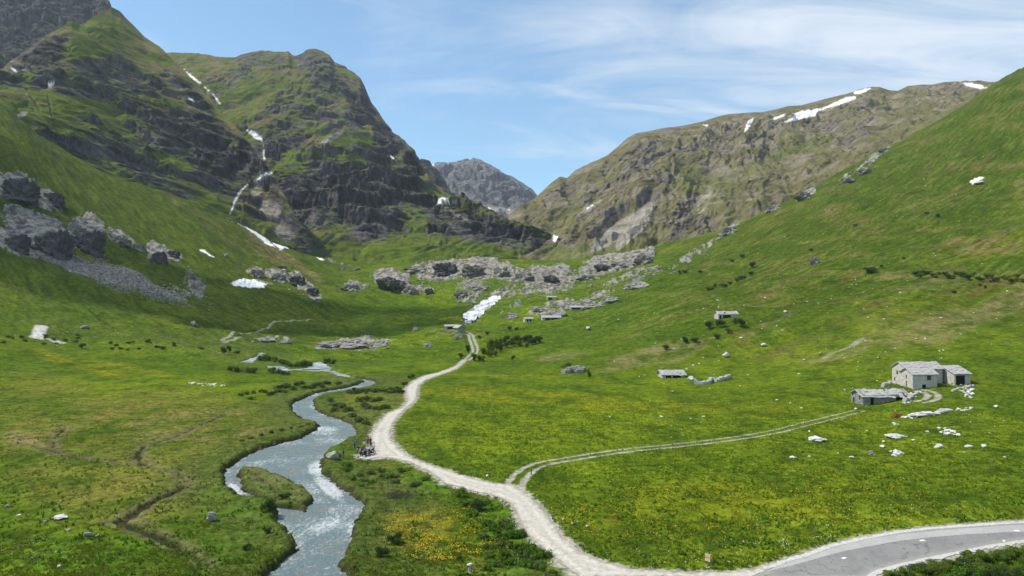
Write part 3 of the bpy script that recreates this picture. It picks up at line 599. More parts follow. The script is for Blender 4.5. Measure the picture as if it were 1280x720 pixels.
GR = dict(colors=((.092, .122, .016), (.055, .074, .014), (.132, .112, .044), (.034, .034, .038), (.135, .130, .130)))
# rock wall behind the left summit
mountain('left_back_mountain', [(-420,150,1300),(0,140,1350),(150,120,1500),(165,110,1500)], [(-420,-170,2000),(-200,-150,1950),(0,-90,1900),(60,-45,1850),(100,-18,1800),(125,-6,1780),(136,0,1760),(141,14,1750),(150,42,1740),(165,90,1700)],
         M['mount'], 101, [(60,30,120,60,10),(10,70,60,40,0),(120,5,30,14,20)], [], P=70, amp=26, gul=(20, 0, 120, 500), rock_bias=.22, nt_=260, tilt=.35, **GR)
# left mountain
mountain('left_mountain', [(-420,40,660),(-200,110,700),(0,160,745),(50,195,770),(100,222,790),(150,243,820),(200,262,850),(250,283,880),(300,305,915),(360,330,950),(390,336,950)],
         [(-420,150,900),(-200,150,950),(-60,128,980),(0,92,1020),(12,78,1040),(30,65,1070),(50,50,1100),(70,38,1130),(90,27,1160),(100,32,1170),(106,31,1180),(120,20,1260),(140,9,1360),(150,14,1370),(165,30,1360),(180,46,1340),(198,58,1320),(212,72,1300),(240,100,1250),(260,120,1220),(280,144,1180),(300,165,1130),(318,185,1080),(333,202,1040),(339,210,1010),(343,221,990),(352,238,975),(362,258,965),(374,282,960),(390,312,955)],
         M['mount'], 120,
         [(50,70,38,22,-25,.9),(60,100,22,10,10),(215,170,70,26,28),(265,190,60,32,35),(190,150,50,16,20,.9),(130,90,40,9,10,.8),(110,115,40,10,5,.8),(160,110,40,8,10,.8),(230,110,40,10,40,.7),(260,150,40,10,45,.7),(310,205,40,30,30),(100,185,60,12,28,.9),(55,170,30,10,20,.8),(160,205,50,14,30),(125,175,40,14,30,.7),(10,105,20,10,0,.8),(200,225,50,10,28,.8),(270,230,50,14,20,.7),(90,215,14,8,0,.5)],
         [(120,45,36,26,-30),(60,130,40,14,10,.8),(140,140,50,8,20,.6),(200,130,40,6,25,.6),(30,150,30,20,30,.8),(80,155,34,14,30,.8),(130,200,60,6,30,.6),(220,205,40,5,32,.4),(300,185,40,4,42,.6),(240,265,60,10,28,.8)],
         crk=11, P=46, amp=18, gul=(-25, 0, 95, 420), rock_bias=.10, tilt=.42, nt_=560,
         snow=[[(12,83),(18,86),(23,91),(17,89)],[(60,104),(66,102),(70,104),(63,109),(59,109)],[(235,123),(240,123),(243,127),(238,126)],[(320,160),(331,168),(334,176),(326,173)],[(316,227),(326,219),(336,215),(343,214),(338,218),(328,222),(318,228)],[(329,178),(333,190),(332,200),(329,200),(330,190),(327,180)],[(310,231),(302,239),(295,252),(289,267),(287,268),(292,252),(300,238),(309,230)]],
         scree_b=[(338,262,16,14,40,.62),(356,292,18,10,40,.62),(320,242,8,14,30,.5),(28,143,9,4,-30,.62),(40,130,1.5,20,-30,.5),(62,140,1.5,18,-8,.5),(30,85,26,4,30,.5)], **GR)
# second mountain
M2C = [(90,90,2300),(150,70,2200),(200,66,2100),(215,67,2080),(232,67,2050),(250,68,2030),(270,71,2000),(286,73,1980),(293,74,1970),(302,70,1960),(318,66,1950),(330,64,1940),(345,66,1930),(360,65,1920),(366,70,1915),(374,70,1910),(384,64,1900),(394,62,1890),(404,65,1880),(412,70,1870),(418,79,1860),(430,84,1840),(442,92,1820),(450,98,1800),(456,108,1780),(463,126,1760),(474,142,1730),(482,155,1700),(492,168,1660),(500,172,1640),(510,182,1600),(518,190,1570),(524,200,1540),(533,213,1500),(541,228,1470),(548,235,1450),(560,243,1420),(572,249,1400),(586,250,1380),(600,259,1360),(614,266,1340),(631,273,1320),(645,280,1300),(660,288,1280),(676,297,1260),(688,308,1240),(695,322,1220),(708,338,1210),(740,352,1200)]
mountain('second_mountain', [(90,340,1010),(300,345,1010),(400,350,1000),(500,352,980),(600,350,940),(700,352,930),(740,358,930)], M2C, M['mount'], 160,
         [(400,240,80,30,8),(350,255,50,26,0),(460,262,50,40,30),(430,225,60,20,15),(500,255,50,32,30),(490,225,50,16,45,.8),(420,205,40,8,10,.8),(350,180,30,12,0,.7),(355,200,22,8,0,.6),(375,145,50,12,10,.55),(420,100,30,30,50,.5),(330,75,40,10,0,.7),(390,75,24,14,0,.8),(455,130,20,40,25,.8),(490,175,20,44,35),(520,205,16,34,30),(560,270,40,14,10,.9),(575,282,50,18,15),(620,290,50,16,20),(660,305,36,14,30),(545,300,22,10,30,.7),(480,295,40,10,0,.6),(300,90,30,8,30,.5),(470,200,40,6,30,.6),(540,255,14,4,0,.4),(380,275,70,12,0,.9)],
         [(350,215,50,9,-25,.9),(440,200,50,7,10,.7),(500,215,60,6,38,.9),(370,190,40,5,0,.6),(300,130,60,20,-30,.5),(340,160,40,5,-30,.6),(520,275,20,18,20,.9),(560,250,40,7,20,.8),(590,262,30,6,20,.6),(500,320,80,14,0,.9),(580,312,50,9,10,.7),(640,318,40,6,10,.5),(325,235,10,20,20,.6),(455,178,30,6,20,.5)],
         P=60, amp=26, gul=(-32, 0, 110, 520), rock_bias=.15, tilt=.2, nt_=620,
         snow=[[(307,162),(316,163),(326,170),(330,178),(322,175),(312,168)],[(316,227),(330,217),(343,214),(338,219),(326,224),(319,229)],[(329,180),(331,192),(329,198),(327,198),(329,190)],[(546,250),(553,246),(559,248),(562,251),(572,249),(572,252),(562,253),(553,256),(547,254)],[(487,193),(493,198),(490,199)],[(230,86),(237,92),(252,104),(249,105),(238,97)],[(254,107),(262,113),(260,114)],[(265,116),(271,122),(276,130),(272,128)],[(297,240),(300,232),(296,248),(288,270),(285,272),(290,255)]],
         scree_b=[(415,172,20,4,-30,.6),(290,256,5,26,18,.5),(560,262,40,2.5,30,.6)], **GR)
# pillar behind the shoulder of the second mountain
mountain('rock_shoulder', [(505,262,1900),(580,270,1900)], [(505,205,2100),(521,203,2080),(527,199,2060),(533,200,2050),(538,203,2040),(543,209,2030),(549,217,2020),(556,226,2010),(562,238,2000),(567,248,1990),(580,262,1980)],
         M['mount'], 210, [(545,225,40,40,0)], [], P=50, amp=14, gul=(10, 0, 50, 200), rock_bias=.4, nt_=120, colors=GR['colors'], keepw=.3)
# far grey peak
mountain('far_peak', [(470,300,2700),(760,310,2700)], [(470,225,3900),(520,208,3900),(541,206,3900),(546,203,3900),(556,204,3900),(566,203,3890),(576,202,3880),(580,199.5,3880),(588,200,3870),(592,197.5,3870),(600,199,3860),(606,203,3850),(613,206,3840),(622,212,3830),(633,219,3820),(640,221,3820),(650,228,3810),(658,232,3810),(667,239,3800),(672,246,3790),(690,262,3780),(720,285,3760),(760,300,3750)],
         M['farm'], 240, [(600,220,80,40,0)], [], P=120, amp=34, gul=(-15, 0, 240, 700), rock_bias=.35, nt_=260, keepw=.12, tilt=-.3,
         colors=((.09, .10, .06), (.10, .10, .08), (.14, .13, .11), (.105, .11, .125), (.27, .27, .275)), snow=[[(611,258),(616,265),(613,267),(609,260)],[(634,262),(638,261),(637,264)],[(538,206),(542,205),(542,208)]],
         scree_b=[(620,262,40,6,10,.6),(580,240,10,20,-20,.5)], back=1500)
# brown mountain across the valley
M4C = [(560,330,1500),(600,312,1480),(628,292,1480),(640,272,1500),(650,262,1520),(660,254,1530),(672,245,1550),(688,230,1570),(700,221,1580),(709,223,1590),(718,214,1600),(735,205,1620),(748,200,1640),(760,194,1650),(772,184,1670),(784,173,1690),(795,167,1700),(812,164,1720),(830,160,1740),(850,158,1760),(866,155,1780),(880,152,1790),(895,147,1800),(910,143,1820),(935,141,1840),(950,141,1850),(970,137,1870),(985,133,1880),(1002,132,1890),(1020,127,1900),(1040,122,1920),(1060,117,1930),(1075,112,1940),(1088,109,1950),(1100,109,1960),(1112,113,1960),(1122,114,1970),(1135,108,1980),(1150,106,1990),(1165,106,2000),(1180,103,2010),(1195,102,2020),(1210,104,2030),(1235,106,2040),(1300,120,2080),(1480,180,2200)]
mountain('brown_mountain', [(560,345,1000),(640,340,1000),(700,345,960),(800,340,920),(850,330,930),(900,305,980),(1000,265,1050),(1100,215,1120),(1200,160,1200),(1280,115,1280),(1480,100,1400)], M4C, M['mount'], 280,
         [(700,235,40,12,-45,.6),(745,235,50,12,-50,.5),(790,210,50,16,-50,.9),(800,190,34,14,-40,.9),(755,270,40,12,-45,.8),(830,235,44,14,-52,.9),(815,262,30,10,-60,.7),(855,265,36,12,-62,1),(845,290,26,12,-60,.9),(880,215,26,12,-60,.6),(905,180,30,14,-60,.8),(870,185,30,12,-50,.7),(970,170,60,12,-12,.6),(960,195,50,10,-20,.6),(1060,150,50,12,-15,.55),(1070,165,20,16,0,.7),(1175,120,44,12,-15,.7),(1180,112,30,8,0,.6),(650,290,30,20,0,.6),(690,310,36,16,0,.9),(720,320,40,10,0,.7),(880,285,30,8,-60,.6),(660,262,20,12,-40,.7)],
         [(800,318,70,12,-12,.9),(850,312,44,12,-20,.9),(700,315,60,10,10,.6),(700,275,60,10,-35,.25),(860,225,20,24,-60,.5),(900,235,50,16,-30,.4),(760,310,40,8,0,.6),(1000,185,70,8,-18,.4),(760,220,40,6,-40,.3)],
         P=70, amp=29, tstr=.10, rgh=.38, ribs=120, gul=(-38, .35, 85, 900), rock_bias=.14, tilt=-1.05, nt_=560, keepw=.05, veg=.6,
         colors=((.128, .122, .050), (.112, .098, .058), (.185, .158, .118), (.090, .076, .072), (.255, .215, .20)),
         snow=[[(976,154),(985,150),(995,145),(990,142),(1000,139),(1015,137),(1030,134),(1043,128),(1056,122),(1068,120),(1071,123),(1060,127),(1050,131),(1035,135),(1022,140),(1018,146),(1004,148),(990,152)],[(1066,115),(1080,111),(1090,109.5),(1086,113),(1076,117),(1068,118)],[(958,151),(970,146),(983,141),(980,145),(968,150)],[(930,165),(934,152),(940,147),(942,148),(939,156),(932,165)],[(879,156),(886,155),(884,159)],[(884,165),(887,166),(885,171),(884,170)],[(1200,103),(1215,103.5),(1228,107),(1234,110),(1225,111),(1212,108)],[(1110,108),(1122,106),(1120,108)],[(733,260),(744,254),(740,258),(734,262)],[(692,293),(698,296),(694,303),(691,300)]],
         scree_b=[(770,290,40,9,-38),(805,272,26,8,-62,.9),(790,285,34,9,-55),(880,250,8,26,20,.5),(735,262,30,3,-35,.6),(845,235,6,26,28,.4),(910,252,50,2,-5,.5),(760,245,60,2,-40,.4)])
# ================================================================== AIR AND CLOUDS
hm = bpy.data.materials.new('haze'); hm.use_nodes = True; ht = hm.node_tree; ht.nodes.clear()
ho = ht.nodes.new('ShaderNodeOutputMaterial'); hv = ht.nodes.new('ShaderNodeVolumePrincipled'); hv.inputs['Density'].default_value = HAZE
hv.inputs['Color'].default_value = (.78, .87, 1, 1); hv.inputs['Anisotropy'].default_value = .3; ht.links.new(hv.outputs[0], ho.inputs['Volume'])
zlo, zhi = 1e9, -1e9
for o_ in list(COL.objects):
    if o_.type == 'MESH':
        q_ = np.empty(len(o_.data.vertices)*3, np.float32); o_.data.vertices.foreach_get('co', q_); zlo = min(zlo, float(q_[2::3].min())); zhi = max(zhi, float(q_[2::3].max())); print(o_.name, q_.reshape(-1, 3).min(0), q_.reshape(-1, 3).max(0))
hb_ = [(-3600, -120, zlo-1), (3600, 6300, max(zhi+20, 1350))]
hme = bpy.data.meshes.new('haze'); x0, y0, z0 = hb_[0]; x1, y1, z1 = hb_[1]
hme.from_pydata([(x0,y0,z0),(x1,y0,z0),(x1,y1,z0),(x0,y1,z0),(x0,y0,z1),(x1,y0,z1),(x1,y1,z1),(x0,y1,z1)], [], [(0,3,2,1),(4,5,6,7),(0,1,5,4),(1,2,6,5),(2,3,7,6),(3,0,4,7)])
hme.materials.append(hm); hz_ = link('haze', hme); tag(hz_, 'thin blue mountain haze', 'haze', kind='stuff')
cmm, ct, cbs = mat_new('cloud_white'); cbs.inputs['Base Color'].default_value = (.85, .86, .88, 1); cbs.inputs['Roughness'].default_value = 1
ctr = nd(ct, 'ShaderNodeBsdfTransparent'); cms = nd(ct, 'ShaderNodeMixShader'); cms.inputs[0].default_value = .36
ct.links.new(ctr.outputs[0], cms.inputs[1]); ct.links.new(cbs.outputs[0], cms.inputs[2]); ct.links.new(cms.outputs[0], ct.nodes['Material Output'].inputs[0])
def cloud(x, y, z, w, d, seed):
    '''small fair-weather cloud high above the valley; (x, y, z) is where its shadow falls'''
    hh = 1640-z; cx = x+S.x/S.z*hh; cy = y+S.y/S.z*hh; bm = bmesh.new(); bmesh.ops.create_icosphere(bm, subdivisions=5, radius=1)
    for v in bm.verts:
        n = v.co.copy(); q = 1+.45*mnoise.fractal(n*1.6+Vector((seed*9, 0, 0)), .8, 2, 5); v.co = Vector((n.x*w*q, n.y*d*q, n.z*min(w, d)*.35*q))
    me = bpy.data.meshes.new('cloud'); bm.to_mesh(me); bm.free(); me.materials.append(cmm); me.polygons.foreach_set('use_smooth', [True]*len(me.polygons))
    o = link('cloud', me); o.location = (cx, cy, 1640); o['kind'] = 'structure'
for c in CLOUDS: cloud(*c)
print('terrain done')
#@@OBJECTS@@
# ================================================================== ROCKS
def ico(sub):
    bm = bmesh.new(); bmesh.ops.create_icosphere(bm, subdivisions=sub, radius=1.0)
    V = np.array([v.co[:] for v in bm.verts]); Fc = np.array([[v.index for v in f.verts] for f in bm.faces]); bm.free(); return V, Fc
ICO = {k: ico(k) for k in (2, 3, 4, 5)}
def rock_shape(seed, sub=3, cuts=9, rough=.16, fine=.05, flat=.75):
    V, Fc = ICO[sub]; V = V.copy(); r = random.Random(seed)
    for k in range(cuts):
        n = Vector((r.gauss(0, 1), r.gauss(0, 1), r.gauss(0, .8))).normalized(); d = r.uniform(.55, .85)
        q = V@np.array(n); V -= np.outer(np.maximum(q-d, 0)*.92, np.array(n))
    off_ = Vector((seed*3.7, seed*1.3, seed*.7)); o = np.empty(len(V))
    for i, v in enumerate(V):
        p = Vector(v)*1.6+off_; o[i] = rough*mnoise.fractal(p, .9, 2.1, 4)+fine*mnoise.noise(p*6)-abs(mnoise.noise(p*2.3))*rough*.7
    V *= (1+o)[:, None]; V[:, 2] *= flat; return V, Fc
def rock_me(name, seed, mat, **k):
    V, Fc = rock_shape(seed, **k); return raw_mesh(name, V, Fc, [mat])
RK = {'pale': [rock_me('boulder_shape', i+1, M['rock'], sub=4, cuts=14, rough=.22, fine=.07) for i in range(7)],
      'white': [rock_me('stone_shape', i+21, M['rockwhite'], sub=2, cuts=10, rough=.22) for i in range(5)],
      'slab': [rock_me('slab_shape', i+41, M['rock'], sub=5, cuts=14, flat=.36, rough=.34, fine=.12) for i in range(4)],
      'wslab': [rock_me('white_slab_shape', i+61, M['rockwhite'], sub=4, cuts=14, flat=.3, rough=.3, fine=.12) for i in range(3)],
      'crag': [rock_me('crag_shape', i+81, M['rockmid'], sub=5, cuts=16, rough=.42, fine=.10, flat=.8) for i in range(5)],
      'dark': [rock_me('dark_crag_shape', i+101, M['rockdark'], sub=5, cuts=16, rough=.5, fine=.12, flat=.85) for i in range(5)]}
def rock(name, kind, u, v, wpx, hpx, label, cat, group=None, deep=1.0, sink=.25, rot=None):
    if kind in ('crag', 'dark'): sink = .5
    if kind == 'slab': sink = .4
    """a rock whose foot stands at photo pixel (u, v); width and height in photo pixels at that distance"""
    p = hit(u, v); s = p.y/F; me = random.choice(RK[kind]); o = link(name, me)
    w = wpx*s/2*(.94 if kind in ('crag', 'dark', 'slab') else 1.08); h = hpx*s*(.78 if kind in ('crag', 'dark') else 1)
    zs = (h*(1+sink))/ (max(c.co.z for c in me.vertices)-min(c.co.z for c in me.vertices)) if False else h*(1+sink)/1.5
    if kind in ('slab', 'wslab'): zs = h*(1+sink)/.62
    o.scale = (w, w*deep, zs); o.rotation_euler = (0, 0, random.uniform(-.5, .5) if rot is None else R(rot))
    o.location = (p.x, p.y+w*deep*.55, float(z_at(p.x, p.y+w*deep*.55))+h*.5-h*sink*.9)
    return tag(o, label, cat, group)
# crags on the left slope
for u, v, w, h, kd, lb in [
    (20,250,56,34,'dark','dark crag at the left edge, highest of the left slope'),(62,252,40,22,'dark','jagged grey crag right of the highest left-edge crag'),
    (62,318,62,46,'dark','massive rounded dark crag above the left scree fan'),(18,312,40,30,'dark','dark crag at the left edge below the round massive one'),
    (108,316,50,40,'dark','dark crag standing between the two scree fans'),(92,290,28,16,'crag','small grey ledge just above the two big dark crags'),
    (146,304,34,13,'crag','pale broken rock rib right of the dark crag between screes'),(172,312,26,14,'crag','low broken ledge along the left slope above the wide scree'),
    (198,330,24,22,'dark','upright dark knob at the right end of the left crags'),(216,320,20,9,'dark','flat dark ledge right of the upright knob'),
    (236,346,16,7,'crag','small grey outcrop under the right end of the left crags'),
    (320,346,26,12,'crag','grey rounded outcrop beside the white slab of the left slope'),(298,330,7,4,'crag','small grey stone above the white slab, left'),
    (346,350,24,11,'crag','grey outcrop right of the rounded one on the left slope'),(370,356,26,13,'dark','dark outcrop in the sloping row toward the valley head'),
    (390,368,20,10,'dark','lower dark outcrop ending the sloping row'),(398,378,14,6,'crag','last small outcrop below the sloping row'),(352,336,14,5,'dark','thin dark ledge above the sloping outcrop row'),
    (440,364,34,11,'crag','low grey outcrop left of the domed dark crag'),(488,363,50,27,'dark','domed dark crag at the valley head'),(512,368,24,12,'crag','grey shoulder right of the domed dark crag'),
    (537,368,14,9,'dark','small dark boulder right of the domed crag'),(428,337,16,4,'crag','thin grey ledge above the domed crag, far left'),(442,338,18,5,'crag','thin grey ledge above the domed crag'),
    (520,341,34,12,'crag','grey outcrop at the left end of the rocky step'),(556,344,40,19,'dark','dark steep crag in the rocky step left of the waterfall'),(590,345,44,24,'crag','tall pale crag in the middle of the rocky step'),
    (624,346,30,18,'crag','pale crag right of the tallest one in the rocky step'),(652,350,36,14,'crag','broad grey crag above the waterfall'),(690,353,28,17,'dark','dark crag at the right end of the rocky step'),(575,372,24,10,'crag','crumbling outcrop just left of the waterfall'),(602,362,26,8,'crag','outcrop above the top of the waterfall'),
    (756,338,34,14,'dark','dark crag under the brown mountain'),(782,336,34,16,'crag','grey crag beside the dark one under the brown mountain'),(804,330,32,16,'crag','grey domed crag at the foot of the brown mountain'),(735,350,30,9,'crag','low crag left of the dark one under the brown mountain'),
    (912,293,30,15,'crag','rough crag on the skyline rib, lowest of three'),(968,263,26,11,'crag','rough crag on the right rib, middle of three'),(1008,248,28,12,'crag','rough crag on the right rib, highest of three'),(1018,330,16,12,'crag','lone grey boulder in the middle of the right slope'),
    (1085,216,30,7,'slab','long pale ledge high on the right slope'),(1106,190,20,9,'crag','pale broken ledge highest on the right slope'),(1062,228,26,6,'slab','pale ledge below the long one high on the right slope'),(1072,182,38,3,'slab','flat pale band under the brown ridge on the right slope'),
    (440,436,60,9,'slab','long pale rock slab in the middle of the valley floor'),(408,434,40,6,'slab','pale slab left of the long one on the valley floor'),(475,433,34,8,'slab','pale slab right of the long one on the valley floor'),(330,428,26,5,'slab','low pinkish slab below the left slope'),(356,429,22,4,'slab','small pinkish slab beside the low one below the left slope'),
    (699,396,34,8,'slab','pale rounded slab above the two far roofed huts'),(740,384,50,8,'slab','sloping pale slab right of the far huts'),(764,378,30,6,'slab','pale slab at the upper right of the far huts'),(714,386,30,8,'slab','broken slab behind the small far hut'),(672,390,26,6,'slab','slim slab left of the far huts'),(640,398,22,7,'slab','tilted slab between waterfall and far huts'),
    (572,424,17,5,'slab','grey slab below the hut by the waterfall'),(534,434,18,5,'slab','grey slab alone in the grass left of the valley track'),(519,413,10,4,'slab','little grey slab below the domed crag'),(800,360,44,8,'slab','long pale slab above the dark scrub on the right')]:
    rock('rock_outcrop' if kd != 'slab' else 'rock_slab', kd, u, v, w, h, lb, 'rock', 'rock outcrops of the valley', deep=.8 if kd != 'slab' else .9, rot=random.uniform(-20, 20) if kd != 'slab' else random.uniform(-12, 4))
# single stones
for u, v, w, h, kd, lb in [
    (264,652,13,13,'pale','pointed grey boulder in the near left grass'),(71,649,20,4,'wslab','flat white slab in the near left meadow'),(108,671,12,6,'pale','grey stone right of the flat white slab, near left'),(121,672,7,4,'pale','small stone touching the grey one, near left'),(23,645,6,2,'wslab','tiny flat stone left of the flat white slab'),(73,709,5,3,'white','small white stone at the bottom left corner'),
    (105,411,11,5,'pale','grey boulder on the upper left meadow'),(241,407,8,6,'pale','grey boulder in the cloud shadow on the left'),(282,321,6,5,'pale','lone grey stone above the white left slab'),
    (414,574,18,11,'pale','grey boulder on the river bank beside three people'),(402,637,5,2,'rockw','x'),(1021,552,21,7,'wslab','big white boulder right of the meadow track'),(1121,548,25,5,'wslab','long flat white slab below the rust-brown brushwood'),
    (1176,560,11,6,'wslab','tilted white slab under the stone rubble'),(1213,559,10,3,'wslab','flat white stone right of the tilted slab'),(1231,559,7,4,'white','white stone at the far right of the meadow stones'),(1104,560,7,4,'white','white stone left of the round rubble heap'),(1105,553,4,3,'white','tiny white stone above another, left of the rubble heap'),
    (1160,541,5,3,'white','white stone left of the long rubble'),(1065,573,6,3,'white','stone left of the brown rubble patch'),(991,573,8,3,'wslab','low stone far left of the meadow rubble'),(1012,572,4,3,'white','small white stone between low stone and rubble'),(1246,510,6,4,'white','white stone right of the white stone bank'),
    (908,447,9,8,'white','white pointed stone on the slope above the ruined wall'),(955,433,8,4,'wslab','white slab stone up the slope from the pointed one'),(864,476,10,6,'white','white boulder between the hut and the ruined wall'),(1238,659,3,2,'white','x'),(982,391,5,3,'white','white stone alone on the slope right of the open hut'),(1226,230,14,4,'wslab','white streaked slab high on the right slope'),
    (735,412,6,4,'white','white stone on the slope under the far huts'),(609,596,5,3,'white','white stone by the gravel road fork'),(734,659,5,3,'white','biggest white stone of the small scatter beside the road bend'),(704,650,4,3,'white','left stone of the small scatter beside the road bend'),(715,655,4,2,'white','middle stone of the small scatter beside the road bend'),(722,653,3,2,'white','upper stone of the small scatter beside the road bend')]:
    if lb == 'x': continue
    rock('boulder' if h > 5 else 'stone', kd, u, v, w, h, lb, 'stone', 'single stones in the meadow', sink=.2)
rock('stone_bank', 'wslab', 1156, 520, 46, 6, 'long bank of bare white rock below the farmhouse', 'rock', deep=.35, rot=12)
rock('stone_bank', 'wslab', 1183, 516, 28, 6, 'right half of the bare white rock bank below the farmhouse', 'rock', deep=.4, rot=10)
def scatter(name, kind, regions, n, smin, smax, label, cat, group, flat=(.6, .9), vlim=None):
    c = 0; tries = 0
    ar = [max(b[2]*b[3], 1)*(b[5] if len(b) > 5 else 1) for b in regions]
    while c < n and tries < n*6:
        tries += 1; b = random.choices(regions, ar)[0]; r = math.sqrt(random.random()); t = random.uniform(0, 2*math.pi); x = r*math.cos(t)*b[2]; y = r*math.sin(t)*b[3]
        ca, sa = math.cos(R(b[4])), math.sin(R(b[4])); u = b[0]+x*ca-y*sa; v = b[1]+x*sa+y*ca
        if not (0 < u < 1285 and 90 < v < 720): continue
        p = hit(u, v)
        if p.y > 1100 or float(mask_at(np.minimum(np.minimum(grav_d, river_d), d_asp), p.x, p.y)) < .6: continue
        s = smin*(smax/smin)**(random.random()**1.6)
        o = link(name, random.choice(RK[kind])); f = random.uniform(*flat)
        o.scale = (s*random.uniform(.8, 1.3)/2, s*random.uniform(.8, 1.3)/2, s*f/2); o.rotation_euler = (random.uniform(-.3, .3), random.uniform(-.3, .3), random.uniform(0, 6.28))
        o.location = (p.x, p.y, p.z+s*f*.12); tag(o, label, cat, group); c += 1
scatter('stone', 'white', [(1060,300,200,110,-28),(900,400,200,50,-15)], 40, .7, 1.8, 'pale stone scattered high on the grass of the right slope', 'stone', 'pale stones high on the right slope')
scatter('stone', 'white', [(1000,440,280,110,-12),(1150,400,130,70,-20),(900,350,160,50,-20),(1150,560,120,30,0,1.5),(1100,280,160,70,-30)], 40, .5, 1.2, 'small white stone lying loose on the grass of the right slope', 'stone', 'small white stones on the right slope')
scatter('stone', 'white', [(1184,540,17,4,12)], 26, .5, 1.3, 'pale stone in the long rubble spread on the right meadow', 'stone', 'stones of the long rubble spread')
scatter('stone', 'white', [(1121,567,9,4.5,15)], 22, .5, 1.2, 'pale stone in the round rubble heap on the right meadow', 'stone', 'stones of the round rubble heap')
scatter('stone', 'white', [(1158,518,30,3,-8)], 22, .5, 1.6, 'white stone on the bare white rock bank below the farmhouse', 'stone', 'stones of the white rock bank', (.4,.7))
scatter('stone', 'pale', [(1088,567,7,3,0)], 8, .4, .9, 'brownish stone in the small patch beside the rubble heap', 'stone', 'stones of the brownish patch')
scatter('stone', 'white', [(1203,512,14,2,-5),(1121,529,5,3,0)], 16, .5, 1.2, 'white stone trailing from the end of the white rock bank', 'stone', 'stones trailing from the rock bank')
scatter('stone', 'white', [(1208,489,14,7,35)], 24, .6, 1.4, 'white stone fallen beside the barn', 'stone', 'fallen stones beside the barn')
scatter('stone', 'white', [(259,481,22,2,4)], 20, .7, 1.7, 'white stone in the line of stones on the left meadow', 'stone', 'line of stones on the left meadow')
scatter('stone', 'pale', [(130,425,120,10,4),(250,440,90,6,6),(360,455,80,8,0),(80,640,80,30,5,.3)], 34, .4, 1.2, 'small grey stone in the heath of the left meadow', 'stone', 'small stones on the left meadow')
scatter('rock', 'pale', [(580,350,70,16,0),(650,362,60,12,-12),(720,352,50,12,-15),(780,345,50,9,-18),(590,372,24,14,0,1.6)], 84, 1.4, 5.0, 'grey rock in the jumbled step across the valley head', 'rock', 'rocks of the step across the valley head', (.5, .9))
scatter('rock', 'pale', [(700,385,60,8,-14),(640,392,26,7,-15),(840,335,50,6,-28)], 34, 1.2, 4.5, 'pale rock on the slope around the far huts', 'rock', 'rocks around the far huts', (.35, .6))
scatter('rock', 'pale', [(378,366,26,10,35),(440,362,30,6,0),(515,352,40,8,0)], 36, 1.5, 5, 'grey rock among the outcrops left of the valley head', 'rock', 'rocks left of the valley head', (.5, .8))
scatter('rock', 'pale', [(440,433,55,5,0),(340,425,40,3,0)], 36, .8, 3.2, 'pale rock beside the slabs on the valley floor', 'rock', 'rocks beside the valley floor slabs', (.3, .55))
scatter('rock', 'pale', [(238,352,12,20,-20),(215,360,22,8,25),(255,372,10,18,-20)], 50, 1.0, 4.0, 'fallen rock on the grass right of the wide scree', 'rock', 'rocks fallen right of the wide scree', (.5, .8))
scatter('rock', 'pale', [(870,322,40,3,-33),(935,276,45,4,-30),(1075,212,40,5,-38),(1050,235,30,3,-35)], 60, 1.2, 4.5, 'pale rock along the rib of the right slope', 'rock', 'rocks along the right rib', (.35, .6))
# scree: too many stones to count
def stuff_rocks(name, regions, n, smin, smax, mat, label):
    Vb, Fb = rock_shape(5, sub=2 if n < 2500 else 1, cuts=7) if False else (ICO[2][0][:42], None)
    bm = bmesh.new(); bmesh.ops.create_icosphere(bm, subdivisions=1, radius=1); bv = np.array([v.co[:] for v in bm.verts]); bf = np.array([[v.index for v in f.verts] for f in bm.faces]); bm.free()
    P = []; Sx = []
    ar = [b[2]*b[3] for b in regions]
    while len(P) < n:
        b = random.choices(regions, ar)[0]; r = math.sqrt(random.random()); t = random.uniform(0, 6.2832); x = r*math.cos(t)*b[2]; y = r*math.sin(t)*b[3]
        ca, sa = math.cos(R(b[4])), math.sin(R(b[4])); u = b[0]+x*ca-y*sa; v = b[1]+x*sa+y*ca
        j = fbm(np.array([u/12.]), np.array([v/8.]), 2, 5)[0]
        if u < -20 or j+random.random()*.7 < -.05: continue
        p = hit(u, v); P.append((p.x, p.y, p.z)); Sx.append(smin*(smax/smin)**(random.random()**2))
    P = np.array(P); Sx = np.array(Sx)/2; k = len(bv)
    J = rng.uniform(.6, 1.25, (n, k, 3)); V = P[:, None]+bv[None]*J*(Sx[:, None]*rng.uniform(.7, 1.3, (n, 3)))[:, None]*np.array([1, 1, .75])
    Fc = (bf[None]+np.arange(n)[:, None, None]*k).reshape(-1, 3)
    o = link(name, raw_mesh(name, V.reshape(-1, 3), Fc, [mat])); return tag(o, label, 'scree', kind='stuff')
stuff_rocks('scree', [(128,345,42,11,28),(70,322,34,9,20)], 1300, .5, 1.9, M['screerock'], 'grey scree fan below the massive dark crag on the left')
stuff_rocks('scree', [(165,352,44,10,32),(125,325,20,8,35),(215,376,24,5,20)], 1500, .5, 1.8, M['screerock'], 'wide scree fan running right from the left crags')

stuff_rocks('stones', [(1000,430,280,110,-12),(1150,400,130,70,-20),(900,350,160,50,-20),(1100,280,170,80,-30),(1190,530,80,20,0)], 420, .2, .9, M['rockwhite'], 'countless small pale stones strewn over the right slope')
stuff_rocks('stones', [(130,425,130,14,4),(250,440,100,10,6),(400,440,80,10,0),(560,370,80,20,0)], 450, .2, 1.1, M['rock'], 'countless small grey stones strewn over the valley floor and its heath')
stuff_rocks('scree', [(580,350,74,18,0),(650,364,64,14,-12),(720,352,56,13,-15),(785,345,50,10,-18),(590,372,24,14,0)], 1100, .5, 2.6, M['screerock'], 'grey rubble strewn through the rocky step at the valley head')
